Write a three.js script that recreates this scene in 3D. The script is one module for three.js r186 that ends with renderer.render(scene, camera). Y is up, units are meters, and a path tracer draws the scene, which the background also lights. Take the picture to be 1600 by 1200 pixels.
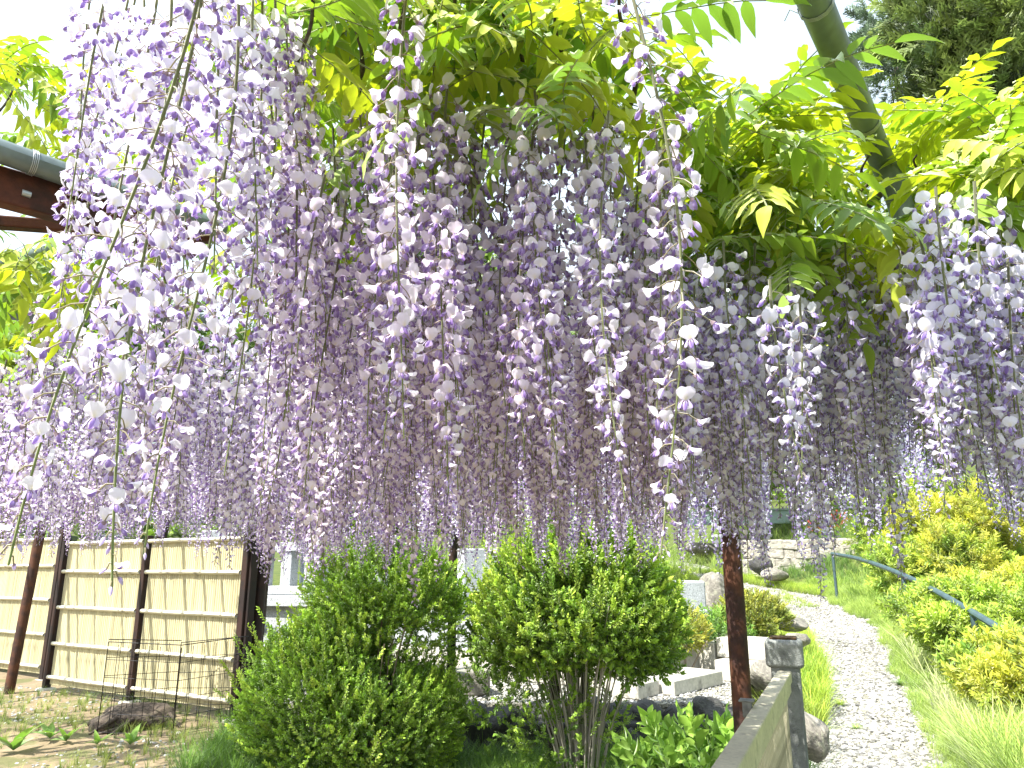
import * as THREE from 'three';
import { RoundedBoxGeometry } from 'three/addons/geometries/RoundedBoxGeometry.js';
import { mergeGeometries, mergeVertices } from 'three/addons/utils/BufferGeometryUtils.js';

/* ---------------------------------------------------------------- camera, sky, sun, exposure */
const scene = new THREE.Scene();
const EYE = 1.55, PITCH = 14 * Math.PI / 180, FPX = 1150;
const camera = new THREE.PerspectiveCamera(2 * Math.atan(600 / FPX) * 180 / Math.PI, 4 / 3, 0.05, 900);
camera.position.set(0, EYE, 0);
camera.rotation.set(PITCH, 0, 0);
const SUN = new THREE.Vector3(-0.58, 1, 0.44).normalize();
{
  const W = 512, H = 256, d = new Float32Array(W * H * 4), D = new THREE.Vector3();
  for (let j = 0; j < H; j++) for (let i = 0; i < W; i++) {
    const el = ((j + 0.5) / H - 0.5) * Math.PI, az = ((i + 0.5) / W - 0.5) * 2 * Math.PI;
    D.set(Math.cos(el) * Math.cos(az), Math.sin(el), Math.cos(el) * Math.sin(az));
    const up = Math.max(0, D.y), h = Math.pow(1 - up, 3), g = Math.max(0, D.dot(SUN));
    const cl = 0.5 + 0.5 * Math.sin(D.x * 5 + 2 * Math.sin(D.z * 3 + 1)) * Math.sin(D.z * 4.3 + D.y * 6);
    const c = 0.35 * cl * (1 - up * 0.4), glow = 0.55 * Math.pow(g, 6) + 0.6 * Math.pow(g, 60);
    const k = (j * W + i) * 4, low = (D.y < 0 ? 0.45 : 1) * lerp(0.6, 1.12, smooth(-0.35, 0.6, D.dot(SUN)));
    d[k] = (0.43 + 0.30 * h + 0.30 * c + glow) * low; d[k + 1] = (0.54 + 0.22 * h + 0.24 * c + glow * 0.97) * low; d[k + 2] = (0.65 + 0.15 * h + 0.17 * c + glow * 0.9) * low; d[k + 3] = 1;
  }
  const t = new THREE.DataTexture(d, W, H, THREE.RGBAFormat, THREE.FloatType);
  t.mapping = THREE.EquirectangularReflectionMapping; t.magFilter = t.minFilter = THREE.LinearFilter; t.wrapS = THREE.RepeatWrapping; t.needsUpdate = true;
  scene.background = t; scene.environment = t;
}
const sun = new THREE.DirectionalLight(new THREE.Color(1, 0.955, 0.87), 5);
sun.position.copy(SUN).multiplyScalar(40); sun.castShadow = true;
sun.shadow.mapSize.set(4096, 4096); Object.assign(sun.shadow.camera, { left: -18, right: 18, top: 18, bottom: -18, near: 1, far: 90 });
sun.target.position.set(0, 1, -6); sun.position.add(sun.target.position); scene.add(sun, sun.target);
const renderer = new THREE.WebGLRenderer({ antialias: true });
renderer.toneMapping = THREE.LinearToneMapping; renderer.toneMappingExposure = 2.65;
renderer.shadowMap.enabled = true;

/* ---------------------------------------------------------------- helpers */
function rng(a) { return () => { a |= 0; a = a + 0x6D2B79F5 | 0; let t = Math.imul(a ^ a >>> 15, 1 | a); t = t + Math.imul(t ^ t >>> 7, 61 | t) ^ t; return ((t ^ t >>> 14) >>> 0) / 4294967296; }; }
const R0 = rng(7);
const V = (x, y, z) => new THREE.Vector3(x, y, z);
function lerp(a, b, t) { return a + (b - a) * t; } function clamp(x, a = 0, b = 1) { return Math.min(b, Math.max(a, x)); }
function smooth(a, b, x) { const t = clamp((x - a) / (b - a)); return t * t * (3 - 2 * t); }
// a pixel of the 1600 x 1200 frame and a ground distance in metres -> a point of the place
function P(px, py, t) {
  const u = (px - 800) / FPX, v = (600 - py) / FPX, s = t / (Math.cos(PITCH) - v * Math.sin(PITCH));
  return V(u * s, EYE + (v * Math.cos(PITCH) + Math.sin(PITCH)) * s, -t);
}
function pix(p) {
  const y = p.y - EYE, z = -p.z, f = y * Math.sin(PITCH) + z * Math.cos(PITCH), u = y * Math.cos(PITCH) - z * Math.sin(PITCH);
  return [800 + FPX * p.x / f, 600 - FPX * u / f];
}
const hash3 = (x, y, z) => { let h = Math.imul(x, 374761393) ^ Math.imul(y, 668265263) ^ Math.imul(z, 2147483647 - 77777); h = Math.imul(h ^ h >>> 13, 1274126177); return ((h ^ h >>> 16) >>> 0) / 4294967296; };
function vnoise(x, y, z) {
  const X = Math.floor(x), Y = Math.floor(y), Z = Math.floor(z), f = t => t * t * (3 - 2 * t), a = f(x - X), b = f(y - Y), c = f(z - Z);
  const h = (i, j, k) => hash3(X + i, Y + j, Z + k);
  return lerp(lerp(lerp(h(0, 0, 0), h(1, 0, 0), a), lerp(h(0, 1, 0), h(1, 1, 0), a), b), lerp(lerp(h(0, 0, 1), h(1, 0, 1), a), lerp(h(0, 1, 1), h(1, 1, 1), a), b), c);
}
const fbm = (x, y, z, o = 4) => { let s = 0, a = 0.5, n = 0; for (let i = 0; i < o; i++) { s += a * vnoise(x, y, z); n += a; a *= 0.5; x *= 2.03; y *= 2.03; z *= 2.03; } return s / n; };
// tileable noise for textures
function tnoise(x, y, p, s) { const X = Math.floor(x), Y = Math.floor(y), f = t => t * t * (3 - 2 * t), a = f(x - X), b = f(y - Y), h = (i, j) => hash3(((X + i) % p + p) % p, ((Y + j) % p + p) % p, s); return lerp(lerp(h(0, 0), h(1, 0), a), lerp(h(0, 1), h(1, 1), a), b); }
const tfbm = (u, v, p, s, o = 5) => { let t = 0, a = 0.5, n = 0; for (let i = 0; i < o; i++) { t += a * tnoise(u * p, v * p, p, s + i); n += a; a *= 0.55; p *= 2; } return t / n; };
function tex(n, fn, srgb = true) {
  const d = new Uint8Array(n * n * 4);
  for (let j = 0; j < n; j++) for (let i = 0; i < n; i++) { const c = fn(i / n, j / n), k = (j * n + i) * 4; for (let q = 0; q < 3; q++) d[k + q] = 255 * clamp(Array.isArray(c) ? c[q] : c); d[k + 3] = 255; }
  const t = new THREE.DataTexture(d, n, n); t.wrapS = t.wrapT = THREE.RepeatWrapping; t.magFilter = THREE.LinearFilter; t.minFilter = THREE.LinearMipmapLinearFilter; t.generateMipmaps = true;
  if (srgb) t.colorSpace = THREE.SRGBColorSpace; t.needsUpdate = true; return t;
}
const rep = (t, x, y = x) => { const c = t.clone(); c.repeat.set(x, y); c.needsUpdate = true; return c; };
const mixc = (a, b, t) => [0, 1, 2].map(i => lerp(a[i], b[i], t));

// mesh builder: grids and tubes with vertex colours
class MB {
  constructor() { this.p = []; this.c = []; this.uv = []; this.i = []; }
  grid(nu, nv, fn, col, m) {
    const base = this.p.length / 3, q = V(), uvs = 1;
    for (let j = 0; j <= nv; j++) for (let i = 0; i <= nu; i++) {
      const a = fn(i / nu, j / nv); q.set(a[0], a[1], a[2]); if (m) q.applyMatrix4(m);
      this.p.push(q.x, q.y, q.z); const c = typeof col === 'function' ? col(i / nu, j / nv) : col || [1, 1, 1]; this.c.push(c[0], c[1], c[2]); this.uv.push(a[3] ?? i / nu, a[4] ?? j / nv);
    }
    for (let j = 0; j < nv; j++) for (let i = 0; i < nu; i++) { const a = base + j * (nu + 1) + i, b = a + 1, c = a + nu + 1, d = c + 1; this.i.push(a, b, d, a, d, c); }
    return this;
  }
  tube(pts, rad, seg = 6, col = [1, 1, 1], cap = false, vs = 1) {
    const n = pts.length, T = V(), N = V(), B = V(), ref = V(); let L = 0;
    const base = this.p.length / 3;
    T.subVectors(pts[1], pts[0]).normalize(); ref.set(Math.abs(T.y) > 0.9 ? 1 : 0, Math.abs(T.y) > 0.9 ? 0 : 1, 0); N.crossVectors(T, ref).normalize();
    for (let k = 0; k < n; k++) {
      if (k) L += pts[k].distanceTo(pts[k - 1]);
      T.subVectors(pts[Math.min(n - 1, k + 1)], pts[Math.max(0, k - 1)]).normalize(); N.addScaledVector(T, -N.dot(T)).normalize(); B.crossVectors(T, N);
      const r = typeof rad === 'function' ? rad(k / (n - 1)) : rad, c = typeof col === 'function' ? col(k / (n - 1)) : col;
      for (let s = 0; s <= seg; s++) { const a = s / seg * Math.PI * 2, x = Math.cos(a) * r, y = Math.sin(a) * r; this.p.push(pts[k].x + N.x * x + B.x * y, pts[k].y + N.y * x + B.y * y, pts[k].z + N.z * x + B.z * y); this.c.push(...c); this.uv.push(s / seg * 2 * Math.PI * r * vs, L * vs); }
    }
    for (let k = 0; k < n - 1; k++) for (let s = 0; s < seg; s++) { const a = base + k * (seg + 1) + s, b = a + 1, c = a + seg + 1, d = c + 1; this.i.push(a, d, b, a, c, d); }
    if (cap) for (const k of [0, n - 1]) { const ci = this.p.length / 3; this.p.push(pts[k].x, pts[k].y, pts[k].z); this.c.push(...(typeof col === 'function' ? col(k / (n - 1)) : col)); this.uv.push(0, 0); for (let s = 0; s < seg; s++) { const a = base + k * (seg + 1) + s; this.i.push(ci, k ? a : a + 1, k ? a + 1 : a); } }
    return this;
  }
  tri() { return this.i.length / 3; }
  geo() {
    const g = new THREE.BufferGeometry();
    g.setAttribute('position', new THREE.Float32BufferAttribute(this.p, 3)); g.setAttribute('color', new THREE.Float32BufferAttribute(this.c, 3)); g.setAttribute('uv', new THREE.Float32BufferAttribute(this.uv, 2));
    g.setIndex(this.i); g.computeVertexNormals(); return g;
  }
}
// uv in metres from the dominant axis of the normal
function triUV(g, s = 1) {
  g = g.index ? g.toNonIndexed() : g; const p = g.attributes.position, n = g.attributes.normal, uv = new Float32Array(p.count * 2);
  for (let i = 0; i < p.count; i += 3) {
    let ax = 0, ay = 0, az = 0; for (let k = i; k < i + 3; k++) { ax += n.getX(k); ay += n.getY(k); az += n.getZ(k); } ax = Math.abs(ax); ay = Math.abs(ay); az = Math.abs(az);
    for (let k = i; k < i + 3; k++) { const x = p.getX(k), y = p.getY(k), z = p.getZ(k); uv[2 * k] = s * (ax > ay && ax > az ? z : x); uv[2 * k + 1] = s * (ay >= ax && ay >= az ? z : y); }
  }
  g.setAttribute('uv', new THREE.BufferAttribute(uv, 2)); return g;
}
const box = (w, h, d, r = 0.008) => triUV(new RoundedBoxGeometry(w, h, d, 2, Math.min(r, w / 2.2, h / 2.2, d / 2.2)));
const names = {};
const numbered = n => { const k = names[n] = (names[n] ?? -1) + 1; return k ? `${n}_${String(k).padStart(3, '0')}` : n; };
function sh(o) { o.castShadow = o.receiveShadow = true; return o; }
function tag(o, label, category, group) { o.userData.label = label; o.userData.category = category; if (group) o.userData.group = group; return o; }
function thing(name, label, category, pos, turn = 0, group) { const o = new THREE.Group(); o.name = numbered(name); if (pos) o.position.copy(pos); o.rotation.y = turn; scene.add(o); return tag(o, label, category, group); }
function part(name, geo, mat, parent, pos, rot) { const m = sh(new THREE.Mesh(geo, mat)); m.name = numbered(name); if (pos) m.position.copy(pos); if (rot) m.rotation.set(...rot); (parent || scene).add(m); return m; }
function struct(name, geo, mat) { const m = part(name, geo, mat); m.userData.kind = 'structure'; return m; }
function inst(name, geo, mat, mats, cols, parent, stuff = true) {
  const m = sh(new THREE.InstancedMesh(geo, mat, mats.length)); m.name = numbered(name); const c = new THREE.Color();
  mats.forEach((x, i) => { m.setMatrixAt(i, x); if (cols) m.setColorAt(i, c.setRGB(...cols[i])); }); if (stuff) m.userData.kind = 'stuff'; (parent || scene).add(m); return m;
}
const TRS = (p, q, s) => new THREE.Matrix4().compose(p, q, typeof s === 'number' ? V(s, s, s) : s);
const Q = (x, y, z, o = 'YXZ') => new THREE.Quaternion().setFromEuler(new THREE.Euler(x, y, z, o));
// a turn that carries +z to dir with y kept as upward as it can
function look(dir, roll = 0) { const z = dir.clone().normalize(), x = V(0, 1, 0).cross(z); if (x.lengthSq() < 1e-6) x.set(1, 0, 0); x.normalize(); const y = z.clone().cross(x); const q = new THREE.Quaternion().setFromRotationMatrix(new THREE.Matrix4().makeBasis(x, y, z)); return roll ? q.multiply(Q(0, 0, roll)) : q; }

/* ---------------------------------------------------------------- materials */
const T = {
  concrete: tex(512, (u, v) => { const a = tfbm(u, v, 6, 3), b = tfbm(u, v, 64, 9, 2), st = smooth(0.52, 0.75, tfbm(u, v, 3, 31)); const k = 0.78 + 0.22 * a - 0.14 * b * b - 0.3 * st; return [k, k * 0.985, k * 0.95]; }),
  grain: tex(512, (u, v) => { const b = tfbm(u, v, 96, 21, 2), a = tfbm(u, v, 8, 5); return 0.5 * a + 0.5 * b; }, false),
  granite: tex(512, (u, v) => { const b = tnoise(u * 170, v * 170, 170, 8), a = tfbm(u, v, 7, 4); const k = 0.74 + 0.14 * a + (b > 0.74 ? -0.22 : b < 0.2 ? 0.13 : 0); return [k, k, k * 1.01]; }),
  rock: tex(512, (u, v) => { const a = tfbm(u, v, 5, 14), b = tfbm(u, v, 40, 17, 3), l = smooth(0.58, 0.72, tfbm(u, v, 9, 41)); const k = 0.35 + 0.5 * a * (0.6 + 0.8 * b); return mixc([k, k * 0.98, k * 0.95], [0.72, 0.74, 0.66], 0.55 * l); }),
  rust: tex(512, (u, v) => { const a = tfbm(u, v, 5, 51), b = tfbm(u, v, 40, 53, 3), p = smooth(0.45, 0.66, a); return mixc(mixc([0.25, 0.14, 0.1], [0.36, 0.2, 0.13], b), mixc([0.5, 0.32, 0.2], [0.44, 0.24, 0.13], b), p); }),
  gravel: tex(1024, (u, v) => { let m = 9, id = 0; const n = 90, x = u * n, y = v * n, X = Math.floor(x), Y = Math.floor(y); for (let i = -1; i <= 1; i++) for (let j = -1; j <= 1; j++) { const cx = ((X + i) % n + n) % n, cy = ((Y + j) % n + n) % n, dx = X + i + hash3(cx, cy, 1) - x, dy = Y + j + hash3(cx, cy, 2) - y, d = dx * dx + dy * dy; if (d < m) { m = d; id = hash3(cx, cy, 3); } } const k = (0.7 + 0.3 * id) * (1 - 0.38 * smooth(0.12, 0.5, m)), w = 0.06 * tfbm(u, v, 4, 77); return [k + w, k * 0.99 + w, k * 0.95]; }),
  soil: tex(1024, (u, v) => { const a = tfbm(u, v, 5, 61), b = tfbm(u, v, 50, 67, 3), g = smooth(0.55, 0.7, tfbm(u, v, 8, 71)); return mixc(mixc([0.46, 0.40, 0.31], [0.68, 0.61, 0.5], a * 0.5 + b * 0.6), [0.36, 0.4, 0.2], 0.6 * g); }),
  pipe: tex(256, (u, v) => { const a = tfbm(u, v, 6, 81), b = tfbm(u, v, 30, 83, 2); const k = 0.5 + 0.25 * a + 0.08 * b; return [k * 0.93, k, k * 0.99]; }),
};
const std = (c, o = {}) => new THREE.MeshStandardMaterial({ color: new THREE.Color().setRGB(...c), roughness: 0.85, ...o });
const phys = (c, o = {}) => new THREE.MeshPhysicalMaterial({ color: new THREE.Color().setRGB(...c), roughness: 0.9, ...o });
const leafMat = (c, tr = 0.5, coat = 0.25, o = {}) => phys(c, { transmission: tr, thickness: 0, roughness: 1, vertexColors: true, clearcoat: coat, clearcoatRoughness: 0.42, side: THREE.DoubleSide, ...o });
const M = {
  petal: leafMat([0.98, 0.97, 1.0], 0.56, 0), petalPink: leafMat([1.0, 0.935, 0.985], 0.58, 0), petalBlue: leafMat([0.92, 0.945, 1.0], 0.58, 0),
  leaf: leafMat([0.95, 0.95, 0.9], 0.54, 0.16), shrub: leafMat([1, 1, 1], 0.38, 0.2), tree: leafMat([1, 1, 1], 0.4, 0.08), grass: leafMat([1, 1, 1], 0.45, 0.08),
  concrete: std([0.62, 0.61, 0.58], { map: rep(T.concrete, 0.8), bumpMap: rep(T.grain, 1.4), bumpScale: 0.004 }),
  concretePost: std([0.27, 0.3, 0.31], { map: rep(T.concrete, 1.2), bumpMap: rep(T.grain, 3), bumpScale: 0.004 }),
  granite: std([0.62, 0.65, 0.67], { map: rep(T.granite, 1), roughness: 0.6 }), graniteDark: std([0.16, 0.2, 0.22], { map: rep(T.granite, 1), roughness: 0.35 }), graniteGrey: std([0.33, 0.38, 0.4], { map: rep(T.granite, 1), roughness: 0.5 }),
  darkRock: std([0.17, 0.175, 0.18], { map: rep(T.rock, 1.6), bumpMap: rep(T.rock, 1.6), bumpScale: 0.018 }), paleRock: std([0.62, 0.6, 0.55], { map: rep(T.rock, 1.2), bumpMap: rep(T.rock, 1.2), bumpScale: 0.02 }), wallRock: std([0.85, 0.82, 0.76], { map: rep(T.rock, 0.9), bumpMap: rep(T.rock, 0.9), bumpScale: 0.03 }),
  rust: std([0.4, 0.38, 0.37], { map: rep(T.rust, 1.6), bumpMap: rep(T.grain, 3), bumpScale: 0.002, roughness: 0.75 }),
  pipe: std([0.4, 0.42, 0.44], { map: rep(T.pipe, 2), roughness: 0.42, metalness: 0.25 }),
  beam: std([0.4, 0.24, 0.18], { map: rep(T.rust, 2), roughness: 0.8, bumpMap: rep(T.grain, 2), bumpScale: 0.002 }),
  soil: std([0.66, 0.65, 0.62], { map: rep(T.soil, 0.45), bumpMap: rep(T.soil, 0.45), bumpScale: 0.05, roughness: 1, vertexColors: true }),
  gravel: std([0.37, 0.36, 0.335], { map: rep(T.gravel, 0.55), bumpMap: rep(T.gravel, 0.55), bumpScale: 0.02, roughness: 0.95 }),
  pebble: std([1, 1, 1], { roughness: 0.9 }),
  bamboo: std([0.5, 0.455, 0.285], { roughness: 0.5, vertexColors: true }), bambooRail: std([0.58, 0.55, 0.43], { roughness: 0.45, vertexColors: true }),
  darkWood: std([0.055, 0.035, 0.028], { roughness: 0.7, map: rep(T.rust, 2) }), fencePost: std([0.12, 0.09, 0.075], { roughness: 0.7, map: rep(T.rust, 2), bumpMap: rep(T.grain, 2), bumpScale: 0.002 }),
  bark: std([0.2, 0.16, 0.13], { map: rep(T.rock, 3), bumpMap: rep(T.rock, 4), bumpScale: 0.012, roughness: 0.95 }), twig: std([0.24, 0.2, 0.15], { roughness: 0.9 }), greyTwig: std([0.36, 0.33, 0.28], { roughness: 0.9 }),
  wire: std([0.012, 0.012, 0.013], { roughness: 0.45, metalness: 0.6 }),
  rail: std([0.66, 0.64, 0.52], { map: rep(T.concrete, 2), roughness: 0.5, metalness: 0.15 }), slat: std([0.68, 0.64, 0.5], { map: rep(T.concrete, 2), roughness: 0.55, metalness: 0.1 }),
  handrail: std([0.17, 0.24, 0.28], { map: rep(T.pipe, 2), roughness: 0.5, metalness: 0.2 }), teal: std([0.42, 0.56, 0.55], { roughness: 0.6 }), steel: std([0.4, 0.42, 0.44], { roughness: 0.4, metalness: 0.6 }),
};

/* ---------------------------------------------------------------- ground */
const tab = (xs, ys) => x => { if (x <= xs[0]) return ys[0] + (x - xs[0]) * (ys[1] - ys[0]) / (xs[1] - xs[0]); const n = xs.length; for (let i = 1; i < n; i++) if (x <= xs[i]) return lerp(ys[i - 1], ys[i], (x - xs[i - 1]) / (xs[i] - xs[i - 1])); return ys[n - 1] + (x - xs[n - 1]) * (ys[n - 1] - ys[n - 2]) / (xs[n - 1] - xs[n - 2]); };
const TS = [6, 8, 11, 15, 18.5, 20.5, 24, 30, 36];
const pathL = tab(TS, [2.3, 3.18, 4.3, 5.2, 5.6, 5.33, 5.3, 5.6, 6.2]), pathR = tab(TS, [3.28, 4.08, 5.44, 6.62, 7.3, 6.9, 6.67, 6.95, 7.5]);
const pathYraw = tab([0, 6, 8, 11, 15, 18.5, 20.5, 24, 30, 45], [0.02, 0.1, 0.28, 0.55, 0.77, 0.94, 1.1, 1.4, 1.76, 2.4]);
const pathY = t => t < 0 ? 0.02 : Math.min(pathYraw(t), 6);
function G(x, z) {
  const t = -z, L = pathL(Math.max(t, -3)), Rr = pathR(Math.max(t, -3)), py = pathY(t);
  let low = 0.17 + 0.06 * smooth(6, 9, t) + 0.04 * (fbm(x * 0.9, 0, z * 0.9) - 0.5);
  low -= 0.2 * smooth(-2.2, -1.2, x) * smooth(3.2, 4.5, t) * (1 - smooth(6.8, 7.4, t));
  low = lerp(low, 0.3, smooth(9, 12, t) * (1 - smooth(16, 24, t))); low = lerp(low, py - 0.1, smooth(15, 26, t));
  let y = lerp(low, py, smooth(L - 1.05, L - 0.35, x));
  if (x > Rr) { const d = x - Rr; y = py + 0.28 * smooth(0.1, 1.4, d) * Math.min(d, 4) + 0.16 * Math.max(0, d - 1) + 0.05 * (fbm(x, 3, z) - 0.5) * smooth(0, 0.6, d); }
  y += 14 * smooth(40, 150, t) + 10 * smooth(14, 60, x - Rr) + 6 * smooth(30, 90, Math.abs(x));
  return y;
}
{
  const n = 190, sx = i => { const a = (i / n) * 2 - 1; return 0.6 + 11 * a + 380 * Math.pow(a, 7); }, sz = j => { const a = (j / n) * 2 - 1; return -7 - 15 * a - 380 * Math.pow(a, 7); };
  const g = new MB().grid(n, n, (u, v) => { const x = sx(u * n), z = sz(v * n); return [x, G(x, z), z, x, z]; }, (u, v) => { const x = sx(u * n), z = sz(v * n), k = Math.max(smooth(11, 15, -z), smooth(0, 0.5, x - pathR(Math.max(-z, -3)))); return mixc([1, 1, 1], [0.36, 0.62, 0.16], k); }).geo();
  struct('ground', g, M.soil);
  const pth = new MB().grid(14, 220, (u, v) => { const t = -2 + 44 * v, L = pathL(t) - 0.12 + 0.1 * (fbm(t * 1.3, 0, 1) - 0.5), Rr = pathR(t) + 0.1 * (fbm(t * 1.7, 5, 1) - 0.5), x = lerp(L, Rr, u); return [x, pathY(t) + 0.012 + 0.012 * (fbm(x * 4, 0, t * 4) - 0.4) * Math.sin(u * Math.PI) - 0.04 * (u < 0.01 || u > 0.99), -t, x, t]; }).geo();
  struct('gravel_path', pth, M.gravel);
}
// loose stones of the path and of the grave terrace
const pebbleGeo = (() => { const g = new THREE.IcosahedronGeometry(1, 1), p = g.attributes.position; for (let i = 0; i < p.count; i++) { const k = 0.75 + 0.5 * vnoise(p.getX(i) * 1.3 + 9, p.getY(i) * 1.3, p.getZ(i) * 1.3); p.setXYZ(i, p.getX(i) * k, p.getY(i) * k * 0.62, p.getZ(i) * k); } g.computeVertexNormals(); return g; })();
function pebbles(name, label, n, spot, seed, size) {
  const r = rng(seed), ms = [], cs = [];
  for (let i = 0; i < n; i++) { const p = spot(r); if (!p) continue; const s = size * (0.45 + 1.1 * r() * r()); ms.push(TRS(p, Q(r() - 0.5, r() * 6.3, r() - 0.5), V(s, s * (0.6 + 0.4 * r()), s * (0.7 + 0.5 * r())))); const k = (0.1 + 0.38 * r()) * (0.62 + 0.72 * fbm(p.x * 1.1, 6, p.z * 0.8)); const w = r(); cs.push([k, k * (0.96 + 0.03 * w), k * (0.86 + 0.13 * w)]); }
  tag(inst(name, pebbleGeo, M.pebble, ms, cs), label, 'gravel');
}
pebbles('path_gravel', 'pale crushed stone lying loose on the winding footpath', 26000, r => { const t = 4.5 + 26 * Math.pow(r(), 1.7), u = r(), x = lerp(pathL(t) - 0.1, pathR(t) + 0.05, u); return V(x, pathY(t) + 0.014, -t); }, 31, 0.021);

pebbles('soil_pebbles', 'small stones and crumbs of earth on the bare soil by the fence', 2600, r => { const x = -6 + 5 * r(), t = 5 + 4 * r(); if (fbm(x * 1.1, 2, t * 1.1) < 0.45) return null; return V(x, G(x, -t), -t); }, 35, 0.017);
// terrace of the graves: a levelled gravel bed behind the dark rocks
const TY = 0.42;
{
  const s = new THREE.Shape(); const pts = [];
  for (let t = 6.75; t <= 14; t += 0.5) pts.push([Math.min(pathL(t) - 0.75, 4.2), t]);
  s.moveTo(-2.2, 6.75); for (const [x, t] of pts) s.lineTo(x, t); s.lineTo(-2.2, 14);
  const g = new THREE.ExtrudeGeometry(s, { depth: 0.7, bevelEnabled: false }); g.rotateX(-Math.PI / 2); g.translate(0, TY - 0.7, 0);
  struct('grave_terrace', triUV(g), M.gravel);
  pebbles('terrace_gravel', 'white and grey gravel strewn over the terrace behind the dark rocks', 9000, r => { const t = 6.78 + 3.6 * Math.pow(r(), 1.3), x = lerp(-2.1, Math.min(pathL(t) - 0.8, 3), r()); return V(x, TY + 0.004, -t); }, 33, 0.016);
}

/* ---------------------------------------------------------------- rocks */
function rockGeo(seed, det = 5, rough = 0.32, facet = 0.6) {
  let g = mergeVertices(new THREE.IcosahedronGeometry(1, det).deleteAttribute('normal').deleteAttribute('uv')); const p = g.attributes.position, r = rng(seed), pl = [];
  for (let k = 0; k < 9; k++) pl.push([V(r() - 0.5, r() - 0.5, r() - 0.5).normalize(), 0.62 + 0.25 * r()]);
  const v = V();
  for (let i = 0; i < p.count; i++) {
    v.fromBufferAttribute(p, i); for (const [n, d] of pl) { const k = v.dot(n) - d; if (k > 0) v.addScaledVector(n, -k * facet * 1.5); }
    const k = 1 + rough * (fbm(v.x * 1.6 + seed, v.y * 1.6, v.z * 1.6) - 0.5) + 0.1 * (fbm(v.x * 6 + seed, v.y * 6, v.z * 6, 2) - 0.5); v.multiplyScalar(k); p.setXYZ(i, v.x, v.y, v.z);
  }
  g.computeVertexNormals(); const uv = new Float32Array(p.count * 2); for (let i = 0; i < p.count; i++) { uv[2 * i] = p.getX(i) * 0.3 + p.getZ(i) * 0.2; uv[2 * i + 1] = p.getY(i) * 0.3 + p.getZ(i) * 0.15; } g.setAttribute('uv', new THREE.BufferAttribute(uv, 2)); return g;
}
function blockStone(seed) { const g = mergeVertices(new RoundedBoxGeometry(1, 1, 1, 3, 0.2).deleteAttribute('normal').deleteAttribute('uv')), p = g.attributes.position; for (let i = 0; i < p.count; i++) { const x = p.getX(i), y = p.getY(i), z = p.getZ(i), a = 1 + 0.28 * (fbm(x * 1.7 + seed, y * 1.7, z * 1.7) - 0.5), b = 1 + 0.28 * (fbm(x * 1.7, y * 1.7 + seed, z * 1.7) - 0.5); p.setXYZ(i, x * a, y * b, z * a + 0.16 * (fbm(x * 3 + seed, y * 3, 1) - 0.5)); } g.computeVertexNormals(); const uv = new Float32Array(p.count * 2); for (let i = 0; i < p.count; i++) { uv[2 * i] = p.getX(i) * 0.4 + seed * 0.37; uv[2 * i + 1] = p.getY(i) * 0.4 + p.getZ(i) * 0.3; } g.setAttribute('uv', new THREE.BufferAttribute(uv, 2)); return g; }
const BG = [1, 2, 3, 4, 5, 6].map(blockStone);
const RG = [1, 2, 3, 4, 5, 6].map(s => rockGeo(s * 13));
{ // dark rubble wall holding the terrace
  const w = thing('rubble_wall', 'low wall of dark rounded rocks below the white gravel terrace', 'stone wall', V(0, 0, -6.7)), r = rng(91); let k = 0;
  part('earth_core', box(4.0, 0.5, 0.35, 0.03), M.darkRock, w, V(0.35, 0.08, 0.08));
  for (const [y, s, n] of [[0.33, 0.17, 15], [0.12, 0.2, 13], [-0.08, 0.19, 12]]) for (let i = 0; i < n; i++) {
    const x = -1.45 + 3.7 * (i + 0.5 + 0.3 * (r() - 0.5)) / n, m = part('stone', RG[k++ % 6], M.darkRock, w, V(x, y + 0.05 * (r() - 0.5), 0.05 + 0.08 * (r() - 0.5) + (0.33 - y) * 0.35), [r() * 0.6 - 0.3, r() * 6.3, r() * 0.6 - 0.3]);
    m.scale.set(s * (0.85 + 0.4 * r()), s * (0.75 + 0.3 * r()), s * (0.8 + 0.3 * r()));
  }
}
function rock(label, p, s, mat, k, turn) { const m = part('rock', RG[k], mat, null, p, [0, turn, 0]); m.scale.set(...s); return tag(m, label, 'rock'); }
rock('pale rock edging the path right behind the concrete post', P(1258, 1150, 5.2), [0.09, 0.16, 0.18], M.paleRock, 0, 0.5);
rock('grey boulder beside the ornamental grass at the path edge', P(1243, 1000, 8.0), [0.1, 0.1, 0.14], M.paleRock, 1, 1.4);
rock('flat pale rock between the two grass clumps by the path', P(1238, 975, 9.2), [0.2, 0.09, 0.18], M.paleRock, 2, 2.2);
rock('brownish rock between the brown post and the concrete post', P(1205, 1060, 6.8), [0.2, 0.16, 0.16], M.paleRock, 4, 0.2);
rock('large white sunlit boulder behind the stacked stone pillar', P(1115, 930, 12), [0.3, 0.34, 0.28], M.paleRock, 3, 2.9);
rock('dark square-topped stone lying in front of the retaining wall', P(1189, 882, 20.5), [0.34, 0.3, 0.3], M.darkRock, 5, 1);
rock('rounded grey boulder in the grass at the wall foot', P(1210, 897, 19.6), [0.42, 0.18, 0.3], M.paleRock, 2, 0.4);
rock('low pale stone far up the grassy verge', P(1100, 858, 29), [0.8, 0.35, 0.5], M.paleRock, 1, 0.4);

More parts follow.
